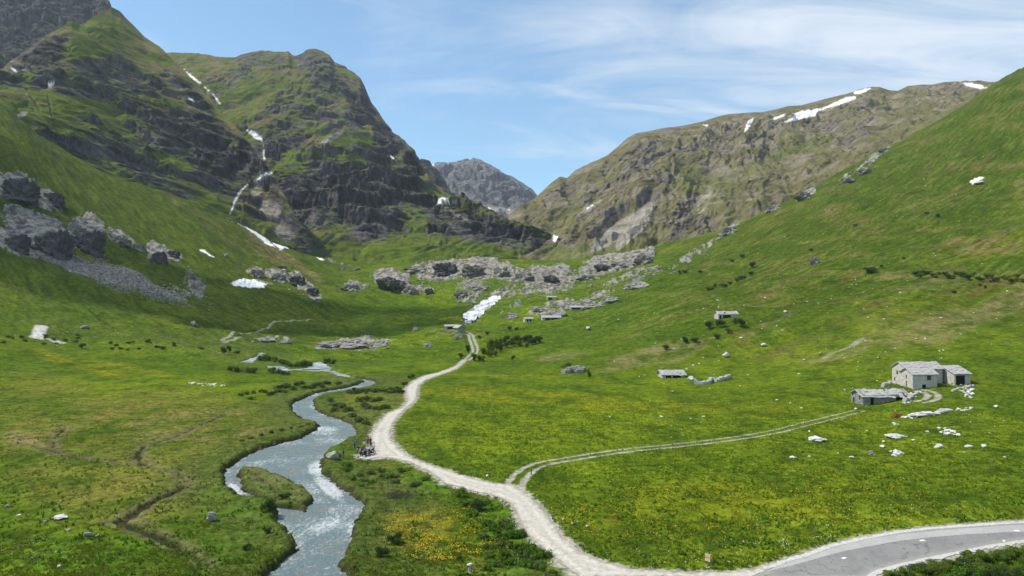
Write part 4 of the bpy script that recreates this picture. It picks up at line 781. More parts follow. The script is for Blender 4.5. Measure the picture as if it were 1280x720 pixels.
# ================================================================== SHRUBS AND GRASS
def leaf_cloud(n, lobes, size, r):
    """many small leaf faces spread through several clumps"""
    V = []; 
    for k in range(n):
        cx, cy, cz, rad, rz = r.choice(lobes)
        while True:
            d = Vector((r.gauss(0, 1), r.gauss(0, 1), r.gauss(0, 1))).normalized(); 
            if d.z > -.5: break
        q = rad*(r.random()**.35)*(1+.25*mnoise.noise(d*2.5+Vector((cx, cy, cz))*5))
        p = Vector((cx+d.x*q, cy+d.y*q, max(.03, cz+d.z*q*rz)))
        nrm = (d+Vector((r.gauss(0, .5), r.gauss(0, .5), r.gauss(.3, .5)))).normalized(); t1 = nrm.orthogonal().normalized(); t1.rotate(Matrix.Rotation(r.uniform(0, 6.28), 3, nrm)); t2 = nrm.cross(t1)
        s = size*r.uniform(.6, 1.4); V += [p-t1*s, p+t2*s*.55, p+t1*s, p-t2*s*.55]
    return np.array([v[:] for v in V])
def shrub_me(name, seed, mat, n=900, size=.075, tall=1.0, spread=1.0):
    r = random.Random(seed); lobes = []
    for k in range(r.randint(6, 9)):
        a = r.uniform(0, 6.28); q = r.uniform(.1, .62)*spread; rad = r.uniform(.25, .46); lobes.append((math.cos(a)*q, math.sin(a)*q, r.uniform(.25, .75)*tall, rad, .95))
    V = leaf_cloud(n, lobes, size, r); Fc = np.arange(len(V)).reshape(-1, 4); mi = np.zeros(len(Fc)); V = list(map(tuple, V)); Fl = [tuple(f) for f in Fc]; mi = [0]*len(Fl)
    for k in range(7):      # stems
        a = r.uniform(0, 6.28); L_ = lobes[k % len(lobes)]; b0 = Vector((math.cos(a)*.07, math.sin(a)*.07, -.15)); b1 = Vector(L_[:3]); w0, w1 = .028, .01
        i = len(V); sx = Vector((1, 0, 0)); sy = Vector((0, 1, 0))
        for b, w in ((b0, w0), (b1, w1)):
            for q in (sx, sy, -sx, -sy): V.append(tuple(b+q*w))
        for q in range(4): Fl.append((i+q, i+(q+1) % 4, i+4+(q+1) % 4, i+4+q)); mi.append(1)
    return raw_mesh(name, np.array(V), np.array(Fl), [mat, M['twig']], np.array(mi))
SH = {k: [shrub_me('shrub_shape', s+i, M[m], **kw) for i in range(4)] for k, s, m, kw in
      (('green', 1, 'leaf', {}), ('dark', 11, 'leafdark', {}), ('willow', 21, 'leafolive', dict(tall=.6, spread=1.2)), ('lush', 31, 'leaflush', dict(tall=.6, n=1100, spread=1.1)), ('big', 41, 'leaf', dict(n=2600, size=.05)), ('bigdark', 51, 'leafdark', dict(n=2600, size=.05)))}
def shrub(kind, u, v, w, h, label, group=None, name='shrub', cat='shrub'):
    p = hit(u, v); s = p.y/F
    if group != 'single shrubs' and float(mask_at(np.minimum(grav_d, np.minimum(d_asp, river_d)), p.x, p.y)) < w*s*.42: return
    o = link(name, random.choice(SH[kind])); a = w*s/2/.95
    tall = .75 if kind in ('willow', 'lush') else 1.05
    o.scale = (a, a*random.uniform(.8, 1.1), h*s/tall); o.rotation_euler = (0, 0, random.uniform(0, 6.28)); o.location = p+Vector((0, a*.4, float(z_at(p.x, p.y+a*.4))-p.z-.05)); return tag(o, label, cat, group)
for u, v, w, h, lb in [(887,412,16,10,'leftmost shrub directly below the open-fronted hut'),(902,410,15,10,'middle shrub directly below the open-fronted hut'),(928,410,17,11,'right shrub below the open-fronted hut'),(919,404,10,8,'small shrub at the right corner below the open-fronted hut'),(912,418,10,8,'low round shrub under the three by the open-fronted hut'),(897,424,12,8,'round shrub standing lowest below the open-fronted hut'),
    (859,429,12,8,'left one of the shrub pair left of the open-fronted hut'),(869,429,12,8,'right one of the shrub pair left of the open-fronted hut'),(832,438,12,7,'single round shrub between the shrub pair and the lower hut'),(737,472,9,11,'slim upright shrub beside the pale rubble heap'),(709,460,17,8,'wide shrub behind the pale rubble heap'),
    (641,451,8,7,'small shrub on the grass below the long thicket'),(600,424,7,5,'small shrub left above the long thicket'),(609,420,6,6,'small upright shrub above the long thicket'),(637,413,9,5,'left of the two flat shrubs above the long thicket'),(645,413,7,4,'right of the two flat shrubs above the long thicket'),(1014,314,7,4,'dark shrub just above the lone boulder'),(942,335,12,9,'round shrub at the top of the right scrub band'),(1090,342,22,7,'flat wide shrub right of the lone boulder'),
    (101,436,11,7,'dark round shrub on the upper left meadow'),(279,442,9,10,'tall dark shrub by the little stream at left'),(286,441,8,9,'second dark shrub by the little stream at left'),(296,443,10,6,'low shrub by the little stream at left'),
    (598,640,34,16,'dark bush beneath the gravel road fork'),(337,640,28,17,'dark bush where the river side arm ends'),(333,668,14,9,'small dark bush on the left bank below the island'),(306,688,14,8,'small dark bush in the near left grass'),(492,680,26,14,'round bush left of the yellow flowers'),(475,698,26,13,'bush at the right bank near the bottom'),(355,624,22,8,'low bush at the tip of the island'),(575,700,10,6,'little dark bush beside the capped marker')]:
    shrub('bigdark' if v > 600 else random.choice(['green', 'dark', 'dark']), u, v, w, h, lb, 'single shrubs')
def thick(pts, kinds, w, h, label, group):
    for u, v in pts: shrub(random.choice(kinds), u+random.uniform(-1.5, 1.5), v+random.uniform(-1, 1), w*random.uniform(.75, 1.3), h*random.uniform(.75, 1.25), label, group)
thick([(610,433),(616,432),(621,433),(627,431),(633,430),(639,429),(645,428),(651,428),(656,429),(661,430),(666,431),(671,430),(676,429),(613,439),(620,438),(627,437),(634,435),(642,434),(650,434),(658,434),(603,442),(608,443),(614,445),(620,445),(598,452),(604,452),(592,451),(579,450),(576,448),(585,441),(626,441),(611,447)],
      ['dark', 'green', 'dark'], 11, 9, 'green shrub in the long thicket beside the valley track', 'shrubs of the long thicket')
thick([(885,364),(890,362),(896,360),(902,359),(908,360),(914,356),(920,353),(926,350),(932,347),(938,345),(852,343),(858,342),(876,341),(917,328),(930,323)], ['green', 'dark'], 9, 5, 'scrub bush in the sloping band on the right slope', 'shrubs of the sloping scrub band')
thick([(1145+i*5.2, 344+3*math.sin(i*1.7)+i*.35) for i in range(27)], ['green', 'dark'], 10, 6, 'scrub bush in the long row at the right edge of the slope', 'shrubs of the long right row')
thick([(1225,357),(1233,360),(1240,354),(1192,366),(1104,335),(1130,325),(1069,283),(1160,268),(1172,272)], ['dark'], 7, 4, 'small dark bush dotted on the right slope', 'small bushes on the right slope')
thick([(326,452),(331,451),(337,451),(343,452),(349,454),(353,456),(358,457),(364,458),(370,459),(376,459),(381,458),(386,459),(410,455),(415,455),(308,465),(316,466),(340,468),(347,468),(354,468),(288,465),(296,466)], ['willow', 'green'], 13, 7, 'olive willow bush along the upper stream', 'willow bushes along the upper stream')
thick([(345+i*4.8+random.uniform(-2, 2), 486-i*.1+random.uniform(-5, 2)) for i in range(20)]+[(300+i*6, 500-random.uniform(0, 10)) for i in range(10)], ['willow', 'willow', 'dark'], 12, 4.5, 'low willow bush left of the upper river bend', 'willow bushes left of the river bend')
thick([(436+i*4.4, 492-i*.1+random.uniform(-3, 1)) for i in range(16)]+[(505,482),(499,487),(512,474),(505,490)], ['willow', 'dark', 'green'], 12, 5, 'low willow bush between river bend and road', 'willow bushes between river and road')
thick([(450,502),(457,501),(465,502),(472,502),(455,510),(463,511),(472,511),(480,510),(412,503),(420,508),(427,511),(434,514),(408,510),(416,515),(425,521),(440,522),(450,528),(458,530)], ['willow'], 16, 6, 'rounded willow bush in the heath inside the river bend', 'willow bushes inside the river bend')
thick([(405+random.uniform(0, 60), 585+random.uniform(-5, 40)) for i in range(16)]+[(480+random.uniform(-20, 60), 590+random.uniform(0, 20)) for i in range(12)], ['willow', 'lush'], 15, 5, 'low heath bush below the parked motorcycles', 'heath bushes below the motorcycles')
thick([(392+i*3, 551-i*.2) for i in range(0)]+[(300,552),(312,549),(325,545),(338,541),(350,539),(362,537),(374,535),(386,531)], ['willow'], 11, 3.5, 'low bush on the edge of the cut left river bank', 'bushes on the cut left bank')
thick([(570+i*7.5+random.uniform(-4, 4), 606+i*6.2+random.uniform(-3, 22)) for i in range(18)]+[(600+random.uniform(0, 80), 655+random.uniform(0, 58)) for i in range(34)], ['lush', 'lush', 'willow', 'green'], 19, 9, 'leafy green bush below the gravel road', 'leafy bushes on the road bank')
thick([(60+random.uniform(-60, 60), 425+random.uniform(-6, 6)) for i in range(14)]+[(200+random.uniform(-70, 60), 434+random.uniform(-6, 6)) for i in range(16)], ['willow', 'dark'], 7, 3.5, 'low dark bush in the heath strip of the upper left meadow', 'bushes in the left heath strip')
thick([(1190+random.uniform(-5, 110), 708+random.uniform(-3, 18)) for i in range(8)]+[(1120+i*11, 722-i*1.9+random.uniform(0, 6)) for i in range(17)]+[(1170+random.uniform(0, 120), 714+random.uniform(0, 12)) for i in range(12)], ['big', 'big', 'big', 'bigdark', 'lush'], 28, 11, 'dark leafy bush below the asphalt road', 'bushes below the asphalt road')
o = link('brushwood_heap', shrub_me('brushwood_shape', 77, M['rust'], n=900, size=.09, tall=.5, spread=1.3)); p = hit(1123, 522); o.location = p+Vector((0, .6, -.05)); o.scale = (1.75, 1.1, 1.3); tag(o, 'rust-brown brushwood heap left of the white stone bank', 'brushwood')

def near_pts(n, Dmin, Dmax, amin, amax, pw=1.0):
    D = Dmin+(Dmax-Dmin)*rng.random(n)**pw; a = rng.uniform(amin, amax, n); return a*D, D
ok_mask = np.minimum(np.minimum(grav_d, river_d), np.minimum(d_asp-.8, d_trk))
def tufts(name, n, Dm, DM, hmin, hmax, mat, label, cat, sel=None, blades=4, wid=.07, minoff=.35):
    X, Y = near_pts(n, Dm, DM, -.72, .72, 1.25); k = mask_at(ok_mask, X, Y) > minoff
    if sel is not None: k &= sel(X, Y)
    k &= rng.random(len(X)) < 1-sst(DM*.55, DM, Y); X, Y = X[k], Y[k]; n = len(X); Zt = z_at(X, Y)
    a = rng.uniform(0, 6.28, (n, blades)); h = rng.uniform(hmin, hmax, (n, blades)); ln = rng.uniform(.15, .6, (n, blades))*h
    bx = X[:, None]+rng.normal(0, .09, (n, blades)); by = Y[:, None]+rng.normal(0, .09, (n, blades)); bz = Zt[:, None]-.03+0*a
    ca, sa = np.cos(a), np.sin(a); w = wid*(h/hmax+.4)
    V = np.stack([np.stack([bx-sa*w, by+ca*w, bz], -1), np.stack([bx+sa*w, by-ca*w, bz], -1), np.stack([bx+ca*ln, by+sa*ln, bz+h], -1)], 2).reshape(-1, 3)
    o = link(name, raw_mesh(name, V, np.arange(len(V)).reshape(-1, 3), [mat])); return tag(o, label, cat, kind='stuff')
nzf = lambda sc, sd, th: (lambda X, Y: fbm(X/sc, Y/sc, 3, sd) > th+rng.normal(0, .12, X.shape))
tufts('grass', 110000, 72, 260, .10, .30, M['tuft'], 'tufted green meadow grass', 'grass', lambda X, Y: (fbm(X/5, Y/5, 3, 301) > -.15+rng.normal(0, .15, X.shape)+.5*(X/Y < -.08)*(Y > 84)))
tufts('dry_grass', 26000, 72, 240, .12, .32, M['tuftolive'], 'olive dry grass of the boggy meadow', 'grass', lambda X, Y: (fbm(X/6, Y/6, 3, 303) > -.05) & (X/Y < -.02))
tufts('herbs', 16000, 72, 150, .2, .5, M['leaflush'], 'lush dark herb leaves in the near meadow', 'plants', nzf(3.5, 305, .22), 5, .10)
def flowers(name, regions, n, smin, smax, mat, label, hh=.3, seed=0, th=-.1):
    P = []; ar = [b[2]*b[3] for b in regions]; c = 0
    Us = []; 
    for k in range(n):
        b = random.choices(regions, ar)[0]; r = math.sqrt(random.random()); t = random.uniform(0, 6.2832); x = r*math.cos(t)*b[2]; y = r*math.sin(t)*b[3]
        ca, sa = math.cos(R(b[4])), math.sin(R(b[4])); Us.append((b[0]+x*ca-y*sa, b[1]+x*sa+y*ca))
    Us = np.array(Us); D = H*F/(Us[:, 1]-360); X = (Us[:, 0]-640)/F*D; D = D*1.0
    k = (mask_at(ok_mask, X, D) > .5) & (fbm(X/2.2, D/2.2, 3, seed+401) > th+rng.normal(0, .15, X.shape)); X, Y = X[k], D[k]; n = len(X); Zt = z_at(X, Y)+hh*rng.uniform(.6, 1.1, n)
    s = rng.uniform(smin, smax, n); a = rng.uniform(0, 1.57, n); V = []
    for q in range(4): V.append(np.stack([X+np.cos(a+q*1.5708)*s, Y+np.sin(a+q*1.5708)*s, Zt+rng.normal(0, .04, n)], -1))
    V = np.stack(V, 1).reshape(-1, 3); o = link(name, raw_mesh(name, V, np.arange(len(V)).reshape(-1, 4), [mat])); return tag(o, label, 'flowers', kind='stuff')
flowers('yellow_flowers', [(545,655,66,26,-8),(500,645,30,12,-10),(580,690,50,10,-15),(590,632,14,5,0),(520,672,40,12,20),(545,690,40,16,0)], 4600, .035, .085, M['yellow'], 'bright yellow flowers massed between the river and the gravel road', .35, 0, .06)
flowers('yellow_flowers', [(870,640,190,34,-3),(720,640,40,14,20),(820,610,90,10,-6),(1100,640,110,20,0),(684,632,6,7,30),(677,622,8,4,0),(960,600,220,30,0)], 8000, .045, .10, M['yellow'], 'scattered yellow flowers in the near meadow above the asphalt road', .3, 3, .12)
flowers('yellow_flowers', [(700,498,180,9,4),(900,508,160,8,3),(515,565,14,6,35),(620,530,120,20,0)], 5000, .05, .11, M['yellow'], 'thin belt of yellow flowers across the middle meadow', .3, 5, .10)
flowers('white_flowers', [(1080,660,180,20,-4),(640,660,60,40,40),(900,690,160,14,-4),(60,690,60,20,0)], 2200, .03, .07, M['whiteflower'], 'tiny white flowers in the near grass', .3, 7, .15)

# ================================================================== BUILDINGS
def bm_box(bm, x0, x1, y0, y1, z0, z1):
    vs = [bm.verts.new(c) for c in ((x0,y0,z0),(x1,y0,z0),(x1,y1,z0),(x0,y1,z0),(x0,y0,z1),(x1,y0,z1),(x1,y1,z1),(x0,y1,z1))]
    for f in ((0,3,2,1),(4,5,6,7),(0,1,5,4),(1,2,6,5),(2,3,7,6),(3,0,4,7)): bm.faces.new([vs[i] for i in f])
def bm_prism(bm, pts, axis, a0, a1):
    """polygon in the plane across `axis`, extruded from a0 to a1"""
    mk = (lambda p, a: (a, p[0], p[1])) if axis == 'x' else ((lambda p, a: (p[0], a, p[1])) if axis == 'y' else (lambda p, a: (p[0], p[1], a)))
    A_ = [bm.verts.new(mk(p, a0)) for p in pts]; B_ = [bm.verts.new(mk(p, a1)) for p in pts]; n = len(pts)
    bm.faces.new(A_[::-1]); bm.faces.new(B_)
    for i in range(n): bm.faces.new((A_[i], A_[(i+1) % n], B_[(i+1) % n], B_[i]))
def bm_fin(bm, name, mat, parent=None, smooth=False, bevel=0):
    bmesh.ops.recalc_face_normals(bm, faces=bm.faces[:])
    if bevel: bmesh.ops.bevel(bm, geom=bm.edges[:], offset=bevel, segments=1, affect='EDGES')
    me = bpy.data.meshes.new(name); bm.to_mesh(me); bm.free(); me.materials.append(mat)
    if smooth: me.polygons.foreach_set('use_smooth', [True]*len(me.polygons))
    return link(name, me, parent)
def wall_cells(bm, L0, L1, zb, zt, holes, place):
    xs = sorted({L0, L1, *[h[0] for h in holes], *[h[1] for h in holes]}); zs = sorted({zb, zt, *[h[2] for h in holes], *[h[3] for h in holes]})
    for i in range(len(xs)-1):
        run = None
        for j in range(len(zs)-1):
            cx, cz = (xs[i]+xs[i+1])/2, (zs[j]+zs[j+1])/2
            if any(h[0] < cx < h[1] and h[2] < cz < h[3] for h in holes):
                if run is not None: place(bm, xs[i], xs[i+1], run, zs[j]); run = None
            elif run is None: run = zs[j]
        if run is not None: place(bm, xs[i], xs[i+1], run, zs[-1])
def house(name, label, u, v, L, Wd, He, Hr, rot, lh=(), gh=(), wm='wall', ruin=0.0, over=.35, cat='house', seed=1, group=None, holes_far=True, flatroof=False, slabsz=.75):
    """stone house; its near corner (gable meets long wall) stands at photo pixel (u, v)"""
    r = random.Random(seed); p = hit(u, v); rt = empty(name, p, R(rot)); tag(rt, label, cat, group); th = .5; zb = -2.2
    bm = bmesh.new()
    # long front wall with its openings, gable end, back and far end
    wall_cells(bm, 0, L, zb, He, lh, lambda b, x0, x1, z0, z1: bm_box(b, x0, x1, 0, th, z0, z1))
    wall_cells(bm, th, Wd-th, zb, He, [h for h in gh], lambda b, y0, y1, z0, z1: bm_box(b, 0, th, y0, y1, z0, z1))
    bm_box(bm, 0, L, Wd-th, Wd, zb, He); bm_box(bm, L-th, L, th, Wd-th, zb, He)
    for x0, x1 in ((0, th), (L-th, L)): bm_prism(bm, [(0, He), (Wd, He), (Wd/2, He+Hr)], 'x', x0, x1)
    # stones jutting a little from the faces
    for k in range(int(L*He*3)):
        x = r.uniform(.1, L-.5); z = r.uniform(0, He-.3)
        if not any(h[0]-.5 < x < h[1] and h[2]-.3 < z < h[3] for h in lh): bm_box(bm, x, x+r.uniform(.25, .5), -r.uniform(.01, .06), .02, z, z+r.uniform(.12, .25))
    for k in range(int(Wd*He*2.5)):
        y = r.uniform(.1, Wd-.5); z = r.uniform(0, He-.3)
        if not any(h[0]-.5 < y < h[1] and h[2]-.3 < z < h[3] for h in gh): bm_box(bm, -r.uniform(.01, .06), .02, y, y+r.uniform(.25, .5), z, z+r.uniform(.12, .25))
    for k in range(int((L+Wd)*2)):
        if r.random() < L/(L+Wd): x = r.uniform(0, L-.5); bm_box(bm, x, x+r.uniform(.3, .6), -r.uniform(.05, .25), .1, zb, r.uniform(0, .25))
        else: y = r.uniform(0, Wd-.5); bm_box(bm, -r.uniform(.05, .25), .1, y, y+r.uniform(.3, .6), zb, r.uniform(0, .25))
    bm_fin(bm, 'wall', M[wm], rt)
    # roof of overlapping stone slabs laid in courses
    bm = bmesh.new(); sl_ = math.hypot(Wd/2, Hr); ang = math.atan2(Hr, Wd/2); nrow = max(3, int(sl_/(.62*slabsz/.75))); ov = over
    for side in (0, 1):
        def P(s, x, lift):      # s: distance down the slope from the ridge
            yy = Wd/2+(-1 if side == 0 else 1)*s*math.cos(ang); zz_ = He+Hr-s*math.sin(ang)+.10+lift
            if ruin: zz_ -= ruin*.35*(1+mnoise.noise(Vector((x*.35+seed, yy*.4, 0))))
            return (x, yy, zz_)
        tot = sl_+ov
        for i in range(nrow):
            s0 = tot*i/nrow-.08; s1 = tot*(i+1)/nrow+.10; x = -ov
            while x < L+ov:
                w = r.uniform(.6, 1.25)*slabsz; x1 = min(x+w, L+ov); j = r.uniform(-.04, .05)+ruin*r.uniform(-.06, .10); lf = .02*(nrow-i)*0
                if ruin and r.random() < ruin*.05: x = x1; continue
                q = [P(s0, x, .015+j), P(s0, x1, .015+j), P(s1, x1, .05+j+lf), P(s1, x, .05+j+lf)]
                jj = r.uniform(-.05, .06)
                top = [bm.verts.new((c[0], c[1]+(jj if k > 1 else 0), c[2]+.07)) for k, c in enumerate(q)]; bot = [bm.verts.new((c[0], c[1]+(jj if k > 1 else 0), c[2]-.07)) for k, c in enumerate(q)]
                bm.faces.new(top); bm.faces.new(bot[::-1])
                for k in range(4): bm.faces.new((top[k], bot[k], bot[(k+1) % 4], top[(k+1) % 4]))
                x = x1+.012
    bm_fin(bm, 'roof', M['slab'], rt)
    # opening fillings set back in the wall; dark ones painted as interior shade
    for hs, ax in ((lh, 'y'), (gh, 'x')):
        for h in hs:
            kd = h[4]
            if kd == 'open': continue
            bm = bmesh.new(); dp = .22
            if ax == 'y': bm_box(bm, h[0], h[1], dp, dp+.06, h[2], h[3])
            else: bm_box(bm, dp, dp+.06, h[0], h[1], h[2], h[3])
            nm = 'door' if h[2] < .35 and h[3]-h[2] > 1.4 else 'window'
            w_ = bm_fin(bm, nm, M[{'shutter': 'shutter', 'dark': 'dark', 'red': 'redwood'}[kd]], rt)
            bm = bmesh.new(); fw = .09
            for a0, a1, b0, b1 in ((h[0], h[1], h[3]-fw, h[3]), (h[0], h[1], h[2], h[2]+fw), (h[0], h[0]+fw, h[2]+fw, h[3]-fw), (h[1]-fw, h[1], h[2]+fw, h[3]-fw)):
                if ax == 'y': bm_box(bm, a0, a1, dp-.05, dp-.003, b0, b1)
                else: bm_box(bm, dp-.05, dp-.003, a0, a1, b0, b1)
            bm_fin(bm, 'frame', M['oldwood'], w_)
    return rt
# the farm on the right
house('farmhouse', 'lower front stone house with two orange shutters in its gable', 1141, 486.5, 6.7, 5.6, 3.9, 1.3, 4, [(3.9,5.1,2.3,3.6,'red'),(2.6,3.7,.1,1.2,'dark')], [(2.4,3.1,2.4,3.4,'shutter'),(2.4,3.1,.25,1.8,'shutter')], seed=3, wm='wall')
house('farmhouse', 'taller rear stone house showing its gable behind the front one', 1132, 482.2, 10.4, 6.2, 4.5, 1.5, 4, [], [(3.4,4.2,2.6,3.7,'red'),(4.6,5.3,.7,1.7,'shutter')], seed=4)
house('barn', 'stone barn with a wide black doorway right of the farmhouses', 1193, 482, 4.6, 10.2, 3.1, 1.6, 6, [(.45,3.1,-1.0,2.7,'dark')], [(.5,1.2,-.2,.5,'dark')], seed=5, cat='barn')  # its door is a sheet painted black as the shade inside
house('stone_hut', 'long low half-ruined stone house with sagging slab roof', 1079, 507, 12.0, 5.6, 2.5, 1.3, 5, [(1.9,2.9,.1,1.9,'dark'),(6.9,8.1,-.2,1.0,'open'),(8.6,11.5,.9,2.0,'open')], [(1.2,1.8,1.3,2.1,'dark'),(3.9,4.6,.0,1.5,'dark')], wm='walldark', ruin=.9, over=.5, seed=6, slabsz=.9)
# huts
house('stone_hut', 'lone low hut with pale slab roof left of the ruined wall', 828, 473, 7.6, 4.6, 1.5, 1.1, 8, [(1.2,3.0,-.3,1.2,'dark'),(3.6,6.4,-.2,1.1,'open')], [], ruin=.8, over=.6, seed=7)
house('stone_hut', 'hut with open dark front above the cluster of round shrubs', 898, 399, 9.6, 5.0, 2.6, 1.1, 6, [(2.2,6.0,.2,2.2,'open'),(.5,1.5,.2,1.8,'dark')], [], ruin=.9, seed=8)
house('stone_hut', 'long far hut with a thin white roof and dark front', 678, 401, 11.0, 5.0, 1.9, 1.0, 8, [(1.8,4.6,.0,1.7,'open'),(5.2,9.4,.4,1.8,'open')], [], over=.5, seed=9)
house('stone_hut', 'small square far hut left of the long white-roofed one', 656, 403, 5.2, 4.4, 2.2, .6, 12, [(1.2,2.4,.2,1.8,'dark'),(2.9,4.2,.2,1.8,'dark')], [], over=.4, seed=10)
house('stone_hut', 'far hut built against the pale slabs, right of the others', 713, 388, 8.0, 4.4, 2.0, .8, 6, [(1.0,6.5,.5,1.7,'open')], [], over=.5, seed=11)
house('stone_hut', 'tiny far hut highest under the rocks at the valley head', 684, 375, 6.5, 4.0, 2.0, .6, 6, [(.8,3.6,.1,1.5,'open')], [], over=.4, seed=12)
house('stone_hut', 'pale left hut beside the foot of the waterfall', 556, 412, 6.5, 4.5, 1.9, .7, 6, [(1.5,5.0,.2,1.5,'open')], [], over=.4, seed=13)
house('stone_hut', 'brown gabled hut beside the foot of the waterfall', 567, 413, 5.6, 4.5, 1.7, 1.3, -60, [], [(1.3,3.2,.1,1.5,'dark')], wm='walldark', over=.5, seed=14)
def dry_wall(name, label, pts, h, w, mat, cat='wall', broken=.5, seed=1, deep=.6):
    r = random.Random(seed); P = [hit(*q) for q in pts]; o_ = P[0].copy(); bm = bmesh.new()
    for a, b in zip(P[:-1], P[1:]):
        L_ = (b.xy-a.xy).length; nst = max(1, int(L_/.45)); t = (b.xy-a.xy)/L_; nn_ = Vector((-t.y, t.x))
        for i in range(nst):
            f = (i+.5)/nst; q = a.lerp(b, f); gz = float(z_at(q.x, q.y)); hh = h*(1-broken*(.5+.5*mnoise.noise(Vector((q.x*.5, q.y*.5, seed)))))*r.uniform(.8, 1.15); z = -.3; 
            while z < hh:
                dz = r.uniform(.16, .34); s = w/2*r.uniform(.8, 1.2); l = .26*r.uniform(.8, 1.25); c = Vector((q.x, q.y, gz+z))-o_
                vs = [bm.verts.new((c.x+t.x*sx*l+nn_.x*sy*s*r.uniform(.85, 1.1), c.y+t.y*sx*l+nn_.y*sy*s, c.z+sz*dz+r.uniform(-.03, .03))) for sz in (0, 1) for sx, sy in ((-1,-1),(1,-1),(1,1),(-1,1))]
                for fc in ((0,3,2,1),(4,5,6,7),(0,1,5,4),(1,2,6,5),(2,3,7,6),(3,0,4,7)): bm.faces.new([vs[k] for k in fc])
                z += dz
    o = bm_fin(bm, name, mat); o.location = o_; return tag(o, label, cat)
dry_wall('ruined_wall', 'low broken stone wall right of the lone hut', [(868,480),(880,480),(887,479),(889,475),(897,477),(905,474),(912,472)], 1.5, 1.0, M['rockwhite'], broken=.8, seed=2)
dry_wall('ruined_wall', 'low stone footing running between barn and track', [(1190,489),(1200,486.5),(1210,484.5),(1218,483)], .35, .6, M['wall'], seed=3)
dry_wall('ruined_wall', 'broken garden wall in front of the farmhouse shutters', [(1103,484),(1109,482),(1113,481)], .9, .9, M['wall'], seed=4)
dry_wall('ruined_wall', 'tumbled wall between the low ruin and the farmhouse', [(1130,503),(1136,500),(1141,496),(1147,493)], .7, .8, M['wall'], seed=5)
dry_wall('retaining_wall', 'stone retaining wall under the parked motorcycles', [(450,573.5),(460,575),(470,575.5),(480,575)], .25, .6, M['wall'], broken=.3, seed=6)
dry_wall('rubble_heap', 'pale rubble heap of a fallen hut beside the slim shrub', [(704,467),(711,466),(717,465),(724,466),(728,463),(719,462),(710,464)], 1.9, 2.2, M['rock'], 'rubble', .7, 7)
scatter('stone', 'white', [(1142,494,10,4,-20),(1134,503,6,3,0)], 22, .5, 1.2, 'white stone tumbled at the foot of the farmhouse corner', 'stone', 'stones at the farmhouse corner')
scatter('stone', 'white', [(1185,462,14,2,-12)], 12, .4, 1.0, 'pale stone lying behind the barn roof', 'stone', 'stones behind the barn')

# footbridge over the upper stream
p0, p1 = hit(374, 462.5), hit(406, 463.5); c = (p0+p1)/2; Lb = 6.4
br = empty('footbridge', (c.x, c.y-1.0, c.z+.55), 0); tag(br, 'narrow plank footbridge over the upper stream', 'bridge')
bm = bmesh.new(); x = -Lb/2
while x < Lb/2: bm_box(bm, x, x+.27, -.6, .6, .10, .15+random.uniform(0, .02)); x += .3
bm_fin(bm, 'deck', M['track'], br)
for y in (-.5, .5):
    bm = bmesh.new(); bm_box(bm, -Lb/2-.2, Lb/2+.2, y-.11, y+.11, -.18, .095); bm_fin(bm, 'beam', M['oldwood'], br)
for x in (-Lb/2, Lb/2):
    bm = bmesh.new(); bm_box(bm, x-.5, x+.5, -.9, .9, -1.6, -.19); bm_fin(bm, 'abutment', M['wall'], br)
# painted marks and road studs
def road_mark(u, v, L_, w_, rot, label):
    x, y = first_hit(zb_at, u, v); z = float(zb_at(x, y))+.052; bm = bmesh.new()
    n = 5
    for i in range(n):
        a0, a1 = -L_/2+L_*i/n, -L_/2+L_*(i+1)/n
        cs_ = [(a0, -w_/2), (a1, -w_/2), (a1, w_/2), (a0, w_/2)]; vs = []
        for px_, py_ in cs_:
            qx = x+px_*math.cos(rot)-py_*math.sin(rot); qy = y+px_*math.sin(rot)+py_*math.cos(rot)
            vs.append(bm.verts.new((qx, qy, float(zb_at(qx, qy))+.052)))
        bm.faces.new(vs)
    o = bm_fin(bm, 'road_marking', M['whitepaint']); o['kind'] = 'structure'
road_mark(1055, 698, .62, .34, .5, ''); road_mark(1153, 676, .66, .38, .3, ''); road_mark(1271, 664, .7, .4, .1, '')
rock('stone', 'white', 1256, 678, 5, 3, 'white stone on the outer edge of the asphalt road', 'stone')

# orange and cream information sign by the road
p = hit(885, 709.5); sg = empty('information_sign', p, R(-48)); tag(sg, 'orange and cream information sign on a post beside the road', 'sign')
bm = bmesh.new(); bmesh.ops.create_cone(bm, cap_ends=True, segments=12, radius1=.035, radius2=.035, depth=1.8, matrix=Matrix.Translation((0, 0, .7))); bm_fin(bm, 'post', M['silver'], sg)
bm = bmesh.new(); bmesh.ops.create_cone(bm, cap_ends=True, segments=12, radius1=.05, radius2=.01, depth=.06, matrix=Matrix.Translation((0, 0, 1.63))); bm_fin(bm, 'cap', M['silver'], sg)
bm = bmesh.new(); bm_box(bm, -.34, .34, -.075, -.045, .68, 1.52); bf = bm_fin(bm, 'backing_board', M['oldwood'], sg, bevel=.005)
for z0, z1, mt in ((1.25, 1.49, 'signpale'), (.97, 1.22, 'signpanel'), (.71, .94, 'signpale')):
    bm = bmesh.new(); bm_box(bm, -.32, .32, -.088, -.078, z0, z1); pa = bm_fin(bm, 'panel', M[mt], sg)
    bm = bmesh.new(); r = random.Random(int(z0*100))
    for q in range(3):
        z = z1-.06-q*.06; x = -.26
        while x < .20:
            w = r.uniform(.03, .09); bm_box(bm, x, x+w, -.0915, -.0885, z-.012, z+.012); x += w+.02
    bm_fin(bm, 'lettering', M['signtext'], pa)
bm = bmesh.new(); bm_box(bm, -.35, .2, -.2, .2, -.1, .05); bm_fin(bm, 'base_stone', M['rockwhite'], sg, bevel=.02)
